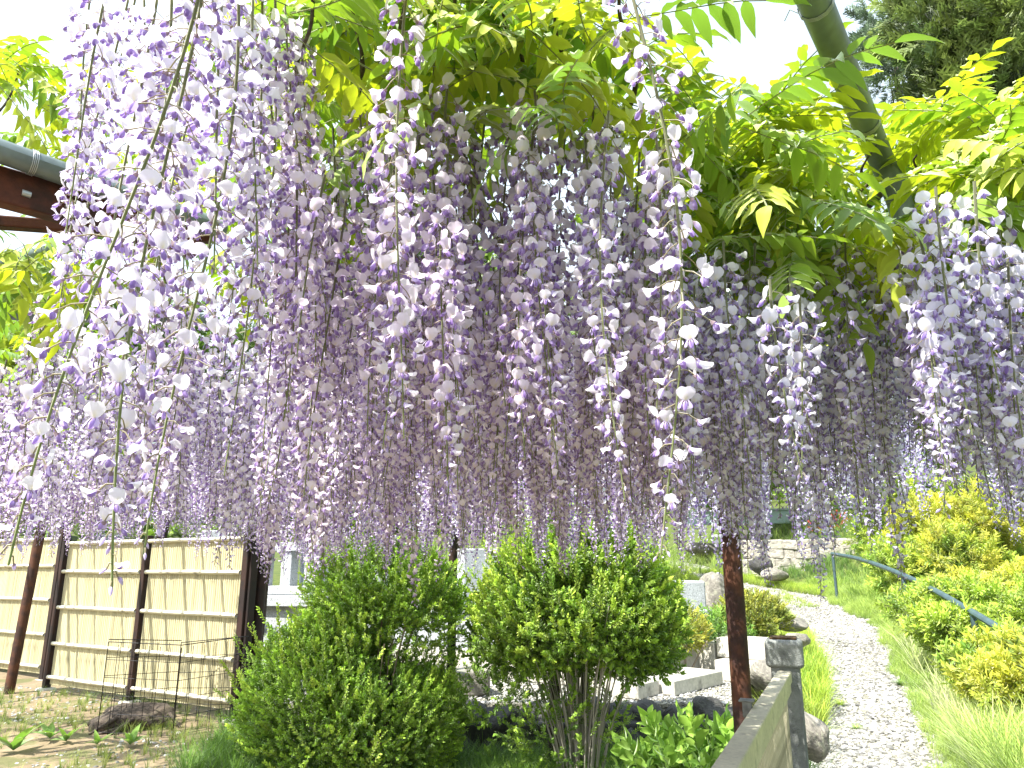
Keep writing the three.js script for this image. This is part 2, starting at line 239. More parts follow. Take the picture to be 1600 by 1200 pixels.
/* ---------------------------------------------------------------- bamboo fence */
const A2 = V(0.86, 0, 0.51).normalize(), B2 = V(0.51, 0, -0.86).normalize(), AT = Math.atan2(-A2.z, A2.x);
const caneGeos = [0, 1, 2, 3, 4, 5, 6].map(k => {
  const r = rng(400 + k), mb = new MB(), pts = [], n = 22, nodes = [0.2 + r() * 0.2, 0.65 + r() * 0.2, 1.1 + r() * 0.2, 1.5 + r() * 0.2], t = [0.8, 1.05, 0.95, 1.1, 0.88, 1.0, 0.92][k];
  for (let i = 0; i <= n; i++) pts.push(V(0, 1.58 * i / n, 0));
  mb.tube(pts, q => 0.0152 + 0.0026 * Math.max(...nodes.map(y => Math.exp(-Math.pow((q * 1.58 - y) / 0.035, 2)))), 8, q => { const k2 = t * (1 - 0.4 * Math.max(...nodes.map(y => Math.exp(-Math.pow((q * 1.58 - y) / 0.02, 2))))); return [k2, k2, k2 * 0.98]; }); return mb.geo();
});
function railGeo(len, seed) { const r = rng(seed), mb = new MB(), pts = [], n = 30, nd = [0.2 + 0.1 * r(), 0.55 + 0.1 * r(), 0.85 + 0.08 * r()]; for (let i = 0; i <= n; i++) pts.push(V(len * i / n, 0.0015 * Math.sin(i * 0.3 + seed), 0)); mb.tube(pts, q => 0.021 + 0.005 * Math.max(...nd.map(y => Math.exp(-Math.pow((q - y) / 0.018, 2)))), 8, q => { const d = Math.max(...nd.map(y => Math.exp(-Math.pow((q - y) / 0.006, 2)))); return [1 - 0.7 * d, 1 - 0.72 * d, 1 - 0.75 * d]; }, true); return mb.geo(); }
function fence(label, o, n, W, H, gy, endPost) {   // o: left foot, panels run along A2
  const f = thing('bamboo_fence', label, 'fence', o, AT);
  for (let p = 0; p < n; p++) {
    const x0 = p * W;
    for (let i = 0; i < 46; i++) { const c = part('bamboo_cane', caneGeos[Math.floor(R0() * 7)], M.bamboo, f, V(x0 + 0.06 + (W - 0.12) * (i + 0.5) / 46, gy, 0), [0, R0() * 6, 0]); c.scale.y = H / 1.58; }
    for (const y of [0.08, 0.45, 0.86, 1.27, 1.6]) part('bamboo_rail', railGeo(W - 0.1, p * 10 + y * 5), M.bambooRail, f, V(x0 + 0.05, gy + y * H / 1.62, 0.034), [0, 0, 0]);
    part('fence_post', box(0.07, H + 0.12, 0.07), M.fencePost, f, V(x0, gy + H / 2 - 0.02, 0.01));
    part('footing', box(0.17, 0.16, 0.17, 0.03), M.concrete, f, V(x0, gy - 0.12, 0.01));
  }
  part('fence_post', box(0.075, H + 0.2, 0.075), M.fencePost, f, V(n * W, gy + H / 2, 0)); part('footing', box(0.17, 0.16, 0.17, 0.03), M.concrete, f, V(n * W, gy - 0.14, 0));
  if (endPost) { const m = part('stay_board', box(0.03, H + 0.22, 0.08), M.darkWood, f, V(n * W + 0.055, gy + H / 2, -0.03)); }
  return f;
}
{
  const p1 = P(358, 1000, 7.1), p0 = P(84, 1000, 8.8); const len = Math.hypot(p1.x - p0.x, p1.z - p0.z);
  fence('cream bamboo screen fence of two panels beside the wire cage', V(p0.x, 0, p0.z), 2, len / 2, 1.55, 0.29, true);
  const q = P(76, 1000, 9.5); fence('cream bamboo screen fence section set back behind the rusty pole', V(q.x - A2.x * 2 * 1.65, 0, q.z - A2.z * 2 * 1.65), 2, 1.65, 1.62, 0.3, false);
}

/* ---------------------------------------------------------------- pergola */
const HP = 2.45;   // level of the pipes
{
  const pg = thing('pergola', 'pergola of grey steel pipes on brown rusted poles carrying the wisteria', 'pergola', V(0, 0, 0));
  const pole = (p, top, r = 0.05, mat = M.rust) => { const g = new MB().tube([V(0, 0, 0), V(0, top * 0.5, 0), V(0, top, 0)], r, 14, [1, 1, 1], true).geo(); return part('pole', g, mat, pg, p); };
  const foot = (px, py, t) => { const p = P(px, py, t); p.y = G(p.x, p.z) - 0.1; return p; };
  const pr = part; // shorthand
  pole(foot(1152, 990, 4.3), HP + 0.05, 0.053); const lp = pole(foot(32, 960, 8.55), HP, 0.052); lp.rotation.z = -0.045;
  pole(foot(407, 920, 7.35), HP, 0.05, M.fencePost); pole(foot(708, 880, 6.2), HP, 0.035, M.fencePost); pole(foot(92, 880, 10.6), 2.3, 0.05, M.darkWood);
  const slv = new MB().tube([V(0, 0, 0), V(0, 0.5, 0)], 0.034, 10, [1, 1, 1], true).geo(), sp = P(1133, 834, 4.26); part('sleeve', slv, M.fencePost, pg, sp);
  const pipe = (a, b, r = 0.031, bend) => { const pts = []; for (let i = 0; i <= 10; i++) pts.push(a.clone().lerp(b, i / 10)); if (bend) pts.push(...bend); return part('pipe', new MB().tube(pts, r, 14, [1, 1, 1], true).geo(), M.pipe, pg); };
  const rp0 = P(1272, 0, 1.22), rp1 = P(1375, 245, 1.78), dir = rp1.clone().sub(rp0); const e1 = P(1398, 300, 1.84), e2 = P(1418, 360, 1.88); e1.y = rp1.y - 0.05; 
  pipe(rp0.clone().addScaledVector(dir, -1.4), rp1, 0.032, [P(1388, 272, 1.81), P(1404, 312, 1.83), P(1416, 350, 1.84)]);
  const l0 = P(-60, 215, 1.62), l1 = P(225, 316, 1.95); const ld = l1.clone().sub(l0); pipe(l0.clone().addScaledVector(ld, -1), l1.clone().addScaledVector(ld, 0.55), 0.032);
  const beam = (a, b, h, w) => { const L = a.distanceTo(b), m = part('beam', box(w, h, L, 0.006), M.beam, pg, a.clone().lerp(b, 0.5)); m.quaternion.copy(look(b.clone().sub(a))); return m; };
  const b0 = P(-60, 275, 1.68), b1 = P(235, 358, 2.0); beam(b0.clone().addScaledVector(b1.clone().sub(b0), -1), b1.clone().addScaledVector(b1.clone().sub(b0), 0.3), 0.1, 0.05);
  beam(P(-80, 342, 1.9), P(330, 372, 2.35), 0.035, 0.04);
  const tie = (p, dir, rr, n) => { const pts = []; for (let i = 0; i <= n * 12; i++) { const a = i / 12 * 6.283, q = V(Math.cos(a) * rr, Math.sin(a) * rr, 0.004 * i / 12 - 0.002 * n); pts.push(q); } pts.push(V(rr * 1.5, rr * 0.6, 0.01), V(rr * 1.9, rr * 0.1, 0.015)); const m = part('tie_wire', new MB().tube(pts, 0.0012, 4, [1, 1, 1]).geo(), M.steel, pg, p); m.quaternion.copy(look(dir)); return m; };
  tie(rp0.clone().lerp(rp1, 0.02), dir, 0.034, 3); tie(rp0.clone().lerp(rp1, 0.72), dir, 0.034, 4); tie(l0.clone().lerp(l1, 0.35), ld, 0.034, 4); tie(l0.clone().lerp(l1, 0.62), ld, 0.034, 3);
  for (const q of [0.3, 0.52]) { const bm = part('bolt', new THREE.CylinderGeometry(0.009, 0.009, 0.02, 6), M.steel, pg, b0.clone().lerp(b1, q).add(V(0.018, -0.01, 0.018))); bm.rotation.set(Math.PI / 2, 0, 0.75); }
  pipe(P(-60, 432, 2.2), P(150, 372, 2.9), 0.026); pipe(P(-60, 486, 2.7), P(330, 500, 3.4), 0.03);
  // the rest of the grid above the flowers
  const at = (a, b) => V(a * A2.x + b * B2.x, HP, a * A2.z + b * B2.z);
  for (const b of [2.4, 3.4, 4.6]) pipe(at(-9.4, b), at(3.6, b), 0.03);
  for (const a of [-9.1, -7.6, -6, -4.6, -3.2, -2.1]) pipe(at(a, 2.0), at(a, 4.95), 0.028);
  { const q = rng(88); for (let a = -9.3; a < -4.4; a += 0.26 + 0.3 * q()) { const pts = []; for (let i = 0; i <= 8; i++) { const p = at(a + 0.02 * (q() - 0.5) + 0.06 * i / 8, 3.3 + 1.55 * i / 8); p.y += 0.05 + 0.02 * q(); pts.push(p); } part('lattice_pole', new MB().tube(pts, 0.014 + 0.012 * q(), 8, [1, 1, 1], true).geo(), M.fencePost, pg); } }
  pipe(P(520, 30, 1.35), P(600, 260, 2.6), 0.03); 
}

/* ---------------------------------------------------------------- wisteria: blossoms, racemes, leaves */
const mtx = new THREE.Matrix4();
function blossom(mb, m, lod, r, open = 1) {
  const w = 0.0128 * (0.9 + 0.25 * r()), h = 0.0218 * (0.92 + 0.18 * r()), tau = lerp(1.05, -0.1, open) + 0.4 * (r() - 0.5), tw = 0.3 * (r() - 0.5), pk = r();
  const pale = mixc([0.80, 0.77, 0.90], [0.9, 0.88, 0.94], r()), deep = mixc([0.42, 0.29, 0.62], [0.26, 0.14, 0.48], r()), edge = mixc(pale, [0.62, 0.53, 0.8], 0.3 * r());
  const curl = lerp(0.85, -0.42, open) + 0.25 * (r() - 0.5), reflex = lerp(0.0, 0.009, open) * (0.6 + 0.9 * r()), [bu, bv] = lod === 2 ? [6, 5] : lod === 1 ? [4, 3] : [2, 2];
  // banner: a broad notched petal, laid back when open, hooding the keel when half open
  mb.grid(bu, bv, (u, v) => {
    const s = u * 2 - 1, hw = w * Math.pow(Math.sin(Math.PI * (0.05 + 0.7 * v)), 1.05), y0 = h * (v - 0.09 * Math.pow(1 - Math.abs(s), 2) * v * v * v - 0.2 * Math.pow(Math.abs(s), 3) * v * v);
    const x0 = s * hw * (1 - 0.16 * Math.abs(curl) * Math.abs(s)), f = 0.8 * hw * Math.abs(s) * Math.abs(s) * curl + (curl > 0 ? 0.4 : -0.3) * hw * Math.abs(s) * (1 - 0.5 * Math.abs(s)) - reflex * v * v + 0.0012 * Math.sin(v * 9 + pk * 6) * s;
    const d = tau + 0.25 * v * (open - 0.5);
    return [x0 + tw * y0 * 0.35, y0 * Math.cos(d) - f * Math.sin(d), y0 * Math.sin(d) + f * Math.cos(d)];
  }, (u, v) => { const s = Math.abs(u * 2 - 1); let c = mixc(edge, pale, 0.35 + 0.65 * v); if (lod > 0 && open > 0.5) c = mixc(c, [0.86, 0.78, 0.34], 0.6 * smooth(0.5, 0.1, s) * smooth(0.5, 0.3, v) * smooth(0, 0.16, v)); if (v < 0.15) c = mixc(c, deep, 0.35); return c; }, m);
  // keel and wings
  const kl = 0.0128 * (0.9 + 0.25 * r()), kd = 0.35 + 0.4 * r(), [ku, kv] = lod === 2 ? [6, 4] : [3, 2];
  if (lod) mb.grid(ku, kv, (u, v) => { const a = (u - 0.5) * Math.PI * 1.9, rr = 0.0046 * Math.pow(Math.sin(Math.PI * (0.12 + 0.84 * v)), 0.8), z = kl * v; return [Math.sin(a) * rr * 0.8, -z * kd + 0.15 * kl * v * v - Math.cos(a) * rr, z * 0.9 + 0.001]; }, (u, v) => mixc(mixc([0.64, 0.54, 0.86], deep, 0.3 + 0.6 * v), [0.24, 0.1, 0.46], 0.45 * v * pk), m);
  if (lod) for (const s of [-1, 1]) mb.grid(lod === 2 ? 2 : 1, lod === 2 ? 3 : 2, (u, v) => { const ww = 0.0062 * Math.sin(Math.PI * (0.1 + 0.8 * v)), z = kl * v * 0.95; return [s * (0.0034 + ww * u * 0.9 + 0.003 * v * open), -z * kd * 0.8 + 0.003 - ww * u * 0.6, z * 0.95 + 0.0005]; }, (u, v) => mixc([0.68, 0.6, 0.88], deep, 0.15 + 0.5 * v), m);
  else mb.grid(1, 1, (u, v) => [(u - 0.5) * 0.009, -0.009 * v, 0.002 + 0.011 * v], mixc(deep, [0.56, 0.45, 0.78], 0.5), m).grid(1, 1, (u, v) => [0, -0.011 * v + 0.004 * u, 0.001 + 0.011 * u], deep, m);
  if (lod) { const k = lod === 2 ? 5 : 3; mb.grid(k, 1, (u, v) => { const a = u * 6.283, rr = 0.0012 + 0.003 * v; return [Math.cos(a) * rr, Math.sin(a) * rr - 0.001, -0.004 + 0.005 * v]; }, [0.32, 0.23, 0.26], m); }
}
function bud(mb, m, lod, r, s = 1) {
  const seg = lod === 2 ? 6 : lod === 1 ? 4 : 3, rows = lod === 2 ? 6 : lod === 1 ? 4 : 2, L = 0.017 * s, c0 = mixc([0.6, 0.5, 0.8], [0.42, 0.3, 0.68], r());
  mb.grid(seg, rows, (u, v) => { const a = u * 6.283, rr = 0.0042 * s * Math.pow(Math.sin(Math.PI * (0.06 + 0.9 * v)), 0.8); return [Math.cos(a) * rr * 0.8, Math.sin(a) * rr - 0.35 * L * v * v, L * v - 0.002]; }, (u, v) => v < 0.2 ? [0.34, 0.26, 0.3] : mixc(c0, [0.78, 0.74, 0.88], v * 0.7), m);
}
// plan of a raceme hanging from the origin: stem points and a matrix for every blossom
function racemePlan(len, seed, dens = 100, wide = 1) {
  const r = rng(seed), amp = 0.012 + 0.02 * r(), ph = r() * 6.3, az0 = r() * 6.3, leanx = 0.02 * (r() - 0.5), stem = [], fl = [];
  const C = y => V(amp * Math.sin(y * 5 + ph) - amp * Math.sin(ph) + leanx * y, -y, amp * Math.cos(y * 4.3 + ph) - amp * Math.cos(ph));
  const n = Math.ceil(len / 0.06); for (let i = 0; i <= n; i++) stem.push(C(len * i / n));
  const N = Math.round(dens * len);
  for (let i = 0; i < N; i++) {
    const q = (i + 0.7 * r()) / N, y = 0.018 + (len - 0.018) * q, az = az0 + i * 2.39996 + 0.5 * (r() - 0.5), bq = (1 - q) * len;
    const pl = wide * lerp(0.007, 0.027, smooth(0, 0.32, bq)) * (0.65 + 0.6 * r()), o = C(y), dn = 0.1 + 0.75 * r() + 0.5 * smooth(0.15, 0, bq);
    const e = V(Math.cos(az), -dn * 0.75, Math.sin(az)).normalize().multiplyScalar(pl).add(o); e.y -= pl * 0.2;
    const kind = bq < 0.025 + 0.02 * r() ? 'bud' : bq < 0.07 ? (r() < 0.6 ? 'bud' : 'half') : r() < 0.05 ? 'bud' : r() < 0.42 ? 'half' : 'open';
    const dirz = V(Math.cos(az + 1.3 * (r() - 0.5)), -0.25 - (kind === 'half' ? 1.3 : 0.7) * r(), Math.sin(az + 1.3 * (r() - 0.5)));
    const q4 = look(dirz, 0.7 * (r() - 0.5)), sc = (0.84 + 0.28 * r()) * lerp(0.55, 1, smooth(0.0, 0.24, bq));
    fl.push({ o, e, kind, m: TRS(e, q4, sc) });
  }
  return { stem, fl, len, seed };
}
const green = [0.24, 0.3, 0.09], olive = [0.2, 0.2, 0.1];
function stemInto(mb, plan, lod) {
  const thin = lod === 0 ? 0.6 : 1;
  mb.tube(plan.stem, q => (0.0026 - 0.0016 * q) * (lod === 0 ? 1.1 : 1), lod === 2 ? 6 : lod === 1 ? 4 : 3, q => mixc(olive, green, q));
  for (const f of plan.fl) { if (lod === 0 && f.o.x > 0.004) continue; const mid = f.o.clone().lerp(f.e, 0.55); mid.y += 0.003; mb.tube(lod === 2 ? [f.o, mid, f.e] : [f.o, f.e], 0.0008, 3, [0.36, 0.3, 0.2]); }
}
function racemeGeo(plan, lod) {
  const mb = new MB(), r = rng(plan.seed + 5); stemInto(mb, plan, lod);
  for (const f of plan.fl) f.kind === 'bud' ? bud(mb, f.m, lod, r) : blossom(mb, f.m, lod, r, f.kind === 'open' ? 0.7 + 0.4 * r() : 0.1 + 0.35 * r());
  return mb.geo();
}
const LENS = [0.42, 0.52, 0.62, 0.72, 0.82, 0.92];
const midV = LENS.map((L, i) => [0, 1, 2].map(k => racemeGeo(racemePlan(L, 900 + i * 10 + k, 125), 1)));
const lowV = LENS.map((L, i) => [0, 1].map(k => racemeGeo(racemePlan(L, 1500 + i * 10 + k, 120), 0)));
const HL = [0.34, 0.46, 0.58, 0.72, 0.88], hiV = HL.map((L, i) => [0, 1].map(k => racemeGeo(racemePlan(L, 1800 + i * 10 + k, 112, 1.05), 2)));
const openG = [0, 1, 2, 3, 4].map(k => { const mb = new MB(); blossom(mb, null, 2, rng(70 + k), 0.7 + 0.1 * k); return mb.geo(); }), halfG = [0, 1].map(k => { const mb = new MB(); blossom(mb, null, 2, rng(80 + k), 0.1 + 0.2 * k); return mb.geo(); }), budG = [0, 1].map(k => { const mb = new MB(); bud(mb, null, 2, rng(85 + k)); return mb.geo(); });

// leaves
function leafletInto(mb, m, L, Wd, r, seg, cA, cB) {
  const droop = 0.1 + 0.4 * r(), fold = 0.22 + 0.35 * r(), tw = 0.5 * (r() - 0.5), wav = 0.003 * r(), ph = r() * 6;
  mb.grid(2, seg, (u, v) => { const s = u * 2 - 1, hw = Wd * 0.5 * Math.pow(Math.sin(Math.PI * Math.pow(v * 0.985 + 0.012, 0.78)), 0.85) * (1 - 0.25 * v), y = -droop * L * v * v * 0.7, x = s * hw; return [x * Math.cos(tw * v), y + Math.abs(x) * fold + x * Math.sin(tw * v) + wav * Math.sin(v * 14 + ph) * s * s, L * v * (1 - 0.12 * droop * v)]; }, (u, v) => { const k = Math.abs(u - 0.5) < 0.1 ? 0.9 : 1; return mixc(cA, cB, v * 0.5).map(x => x * k); }, m);
}
const LEAFC = { lime: [[0.46, 0.565, 0.018], [0.57, 0.64, 0.025]], fresh: [[0.27, 0.45, 0.02], [0.38, 0.53, 0.025]], mid: [[0.17, 0.32, 0.03], [0.25, 0.4, 0.035]], bronze: [[0.34, 0.43, 0.05], [0.44, 0.52, 0.07]] };
// plan of a pinnate leaf: rachis from the origin along +z, leaflet matrices
function leafPlan(seed, n = 5, L = 0.09, droopy = 1) {
  const r = rng(seed), len = 0.036 * n, C = q => V(0.02 * Math.sin(q * 3 + seed), -droopy * 0.1 * q * q * len / 0.25, len * q), pts = []; for (let i = 0; i <= 6; i++) pts.push(C(i / 6));
  const ls = []; for (let i = 0; i < n; i++) for (const s of [-1, 1]) { const q = 0.22 + 0.74 * i / n + 0.02 * r(); const a = s * (0.75 + 0.5 * r()), k = (0.75 + 0.35 * Math.sin(Math.PI * (i + 1) / (n + 1))) * (0.85 + 0.3 * r()); ls.push({ m: TRS(C(q), Q(0.1 + 0.75 * r() * droopy, a, s * 0.4 * (r() - 0.2)), 1), L: L * k, W: L * k * 0.37 }); }
  ls.push({ m: TRS(C(1), Q(0.2 + 0.5 * r() * droopy, 0.3 * (r() - 0.5), 0), 1), L: L * 1.1, W: L * 0.39 });
  return { pts, ls, seed };
}
function leafGeo(plan, pal, seg) { const mb = new MB(), r = rng(plan.seed + 3), [a, b] = LEAFC[pal]; mb.tube(plan.pts, 0.0012, 3, [0.25, 0.28, 0.07]); for (const l of plan.ls) { const k = 0.8 + 0.4 * r(); leafletInto(mb, l.m, l.L, l.W, r, seg, a.map(x => x * k), b.map(x => x * k)); } return mb.geo(); }
const PALS = ['lime', 'fresh', 'mid', 'bronze'];
const leafPlans = [0, 1, 2, 3, 4].map(k => leafPlan(220 + k, 5 + k % 3, 0.07, 0.6));
const leafV = {}, leafletV = {};
for (const p of PALS) { leafV[p] = leafPlans.map(pl => leafGeo(pl, p, 5)); leafletV[p] = [0, 1, 2, 3].map(k => { const mb = new MB(); leafletInto(mb, null, 0.1, 0.036, rng(300 + k), 8, ...LEAFC[p]); return mb.geo(); }); }
const rachisV = leafPlans.map(pl => new MB().tube(pl.pts, 0.0013, 5, [0.25, 0.28, 0.07]).geo());

const vines = {
  center: thing('wisteria_vine', 'lilac wisteria covering the near and middle pergola with the longest flower chains', 'wisteria', V(0, 0, 0)),
  right: thing('wisteria_vine', 'wisteria with a yellow-green mound of leaves round the slanting grey pipe', 'wisteria', V(0, 0, 0)),
  left: thing('wisteria_vine', 'wisteria over the rusty beam, its flowers hanging before the bamboo fence', 'wisteria', V(0, 0, 0)),
};
const stock = { center: [], right: [], left: [] }, leafStock = { center: [], right: [], left: [] };
const addRaceme = (v, top, L, t, mat, q) => stock[v].push({ top, L, t, mat, q });
{
  const r = rng(2024);
  // the nearest racemes: where the stem leaves the top, where its tip hangs, distance
  const near = [[163, 0, 76, 365, 0.98], [288, 0, 62, 890, 0.76, 1], [318, 0, 228, 922, 0.82, 1], [362, 0, 272, 868, 0.92, 1], [245, 0, 190, 660, 1.08], [410, 0, 335, 740, 1.12], [345, 0, 255, 600, 1.0], [472, 60, 440, 640, 1.35], [445, 0, 500, 500, 1.22], [636, -20, 612, 690, 1.02], [700, 150, 682, 775, 1.2], [985, 100, 1026, 868, 0.94, 1], [835, 200, 848, 815, 1.35], [590, 150, 570, 640, 1.4], [1440, 300, 1485, 800, 1.3], [1575, 380, 1640, 880, 1.25], [1180, 380, 1165, 760, 1.5], [200, 0, 120, 520, 1.2], [385, 60, 400, 560, 1.3], [930, 160, 960, 700, 1.25], [520, 200, 528, 880, 1.5], [1040, 260, 1060, 700, 1.4], [760, 160, 765, 720, 1.4], [430, 0, 382, 480, 1.15], [300, 0, 230, 640, 1.18], [350, -40, 300, 430, 0.98], [268, 0, 214, 330, 1.05], [395, 0, 372, 420, 1.02], [225, 0, 182, 420, 1.12], [455, 30, 455, 420, 1.3], [140, 0, 100, 300, 1.3], [215, -20, 150, 470, 1.35], [330, 0, 275, 520, 1.3], [375, 0, 330, 620, 1.3], [415, 30, 398, 700, 1.4], [285, 0, 240, 480, 1.4], [560, 160, 560, 560, 1.3], [660, 170, 655, 620, 1.3], [730, 200, 728, 680, 1.35], [800, 210, 805, 640, 1.32], [885, 190, 895, 700, 1.35], [960, 200, 985, 560, 1.3], [1480, 300, 1510, 640, 1.3], [1410, 380, 1420, 700, 1.45]];
  near.forEach(([x0, y0, x1, y1, t, own], i) => {
    const a = P(x0, y0, t), b = P(x1, y1, t), d = a.clone().sub(b); const top = b.clone().addScaledVector(d, Math.min(x0 > 1060 ? 1 : 1.35, Math.max(1, (HP - b.y) / d.y))); const L = top.distanceTo(b);
    const q = new THREE.Quaternion().setFromUnitVectors(V(0, -1, 0), b.clone().sub(top).normalize());
    const v = x0 > 1060 ? 'right' : 'center', mat = x0 < 430 || x0 > 1060 ? (x0 > 1060 ? M.petalBlue : M.petal) : x0 > 900 ? M.petal : M.petalPink;
    if (own) {
      const plan = racemePlan(L, 5000 + i, 92, 1.3), g = new THREE.Group(); g.name = numbered('raceme'); g.position.copy(top); g.quaternion.copy(q); vines[v].add(g);
      const mb = new MB(); mb.tube(plan.stem, s => 0.0028 - 0.0015 * s, 7, s => mixc(olive, green, s)); for (const f of plan.fl) { const mid = f.o.clone().lerp(f.e, 0.55); mid.y += 0.004; mb.tube([f.o, mid, f.e], 0.0009, 4, [0.36, 0.32, 0.18]); }
      part('stem', mb.geo(), mat, g); const rr = rng(i);
      for (const f of plan.fl) { const geo = f.kind === 'bud' ? budG[rr() * 2 | 0] : f.kind === 'half' ? halfG[rr() * 2 | 0] : openG[rr() * 5 | 0]; const m = part('blossom', geo, mat, g); m.matrix.copy(f.m); m.matrix.decompose(m.position, m.quaternion, m.scale); }
    } else addRaceme(v, top, L, t, mat, q);
  });
  // the curtain: every raceme hangs from the pipe grid
  let tries = 0;
  const cell = new Set();
  for (let k = 0; k < 9000; k++) {
    const t = 1.15 + 5.6 * Math.pow(r(), 1.05), px = -150 + 1900 * r(), p = P(px, 600, t), b = p.x * B2.x + p.z * B2.z, w = t / 6.75; // even over the ground
    const x = p.x, topY = HP - 0.06 - 0.22 * r() + (t > 3 ? 0.05 : 0) - (px > 1060 && t < 2 ? 0.1 * smooth(2, 1.3, t) + 0.05 : 0);
    if (b > 4.45) continue;
    let dens = 0.3;
    if (px < 430) { if (t < 2.0) continue; dens = t < 3 ? 0.26 : 0.3; if (px < 60 && t < 3.4) dens *= 0.25; if (t > 3) dens *= 0.8; if (b > 3.2) dens *= 0.5; }
    else if (px < 1060) dens = t < 1.45 ? 0.8 : t < 2.6 ? 0.62 : 0.22;
    else if (px < 1420) dens = t < 1.4 ? 0.15 : t < 2.3 ? 1.5 : 0.15;
    else dens = t < 1.25 ? 0.12 : t < 2.3 ? 1.1 : 0.15;
    if (r() > dens * (0.35 + 0.65 * Math.min(1, t / 2.4))) continue;
    const key = Math.round(x / 0.078) + ',' + Math.round(t / 0.078); if (cell.has(key)) continue; cell.add(key);
    let tip = 1.62 + 0.3 * Math.pow(r(), 1.6) + (r() < 0.07 ? 0.25 : 0) + (t < 2 ? 0.1 * r() : 0);
    if (t > 1.9 && t < 4.4 && px > 440 && r() < 0.3) tip -= 0.16 * r(); tip += 0.3 * (fbm(x * 2.2, 4, t * 2.2) - 0.5); if (px > 560 && px < 780 && t > 1.7 && r() < 0.5) tip -= 0.09 * r(); if (px < 430 && t > 3) tip += 0.1; if (t > 2.2) tip -= 0.04 * (t - 2) * 0.5; if (px > 1380 && px < 1530 && t > 2) tip += 0.15;
    const v = px > 1060 ? 'right' : px < 420 && t > 1.8 ? 'left' : 'center';
    const mat = v === 'right' ? M.petalBlue : v === 'left' ? (r() < 0.6 ? M.petal : M.petalPink) : r() < 0.75 ? M.petalPink : M.petal;
    const y0 = px > 500 && px < 1050 && t < 2.2 ? topY + 0.05 * r() : topY;
    addRaceme(v, V(x, y0, -t), Math.max(0.34, y0 - tip), t, mat, Q(0.05 * (r() - 0.5), r() * 6.3, 0.05 * (r() - 0.5)));
  }
  for (const v in stock) {
    stock[v].sort((a, b) => a.t - b.t); const many = new Map(); let n = 0;
    for (const s of stock[v]) {
      const li = LENS.reduce((m, L, i) => Math.abs(L - s.L) < Math.abs(LENS[m] - s.L) ? i : m, 0);
      const hi = s.t < 1.42, hi_i = HL.reduce((m, L, i) => Math.abs(L - s.L) < Math.abs(HL[m] - s.L) ? i : m, 0), lod = hi ? hiV[hi_i] : s.t < 2.9 ? midV[li] : lowV[li], base = hi ? HL[hi_i] : LENS[li], g = lod[Math.floor(r() * lod.length)], k = clamp(s.L / base, 0.8, 1.15);
      if (n < 290) { const m = part('raceme', g, s.mat, vines[v], s.top); m.quaternion.copy(s.q); m.scale.setScalar(k); n++; }
      else { if (!many.has(g)) many.set(g, { mat: s.mat, l: [] }); many.get(g).l.push(TRS(s.top, s.q, k)); }
    }
    for (const [g, o] of many) inst('distant_racemes', g, o.mat, o.l, null, vines[v]);
    console.log(v, stock[v].length);
  }
}
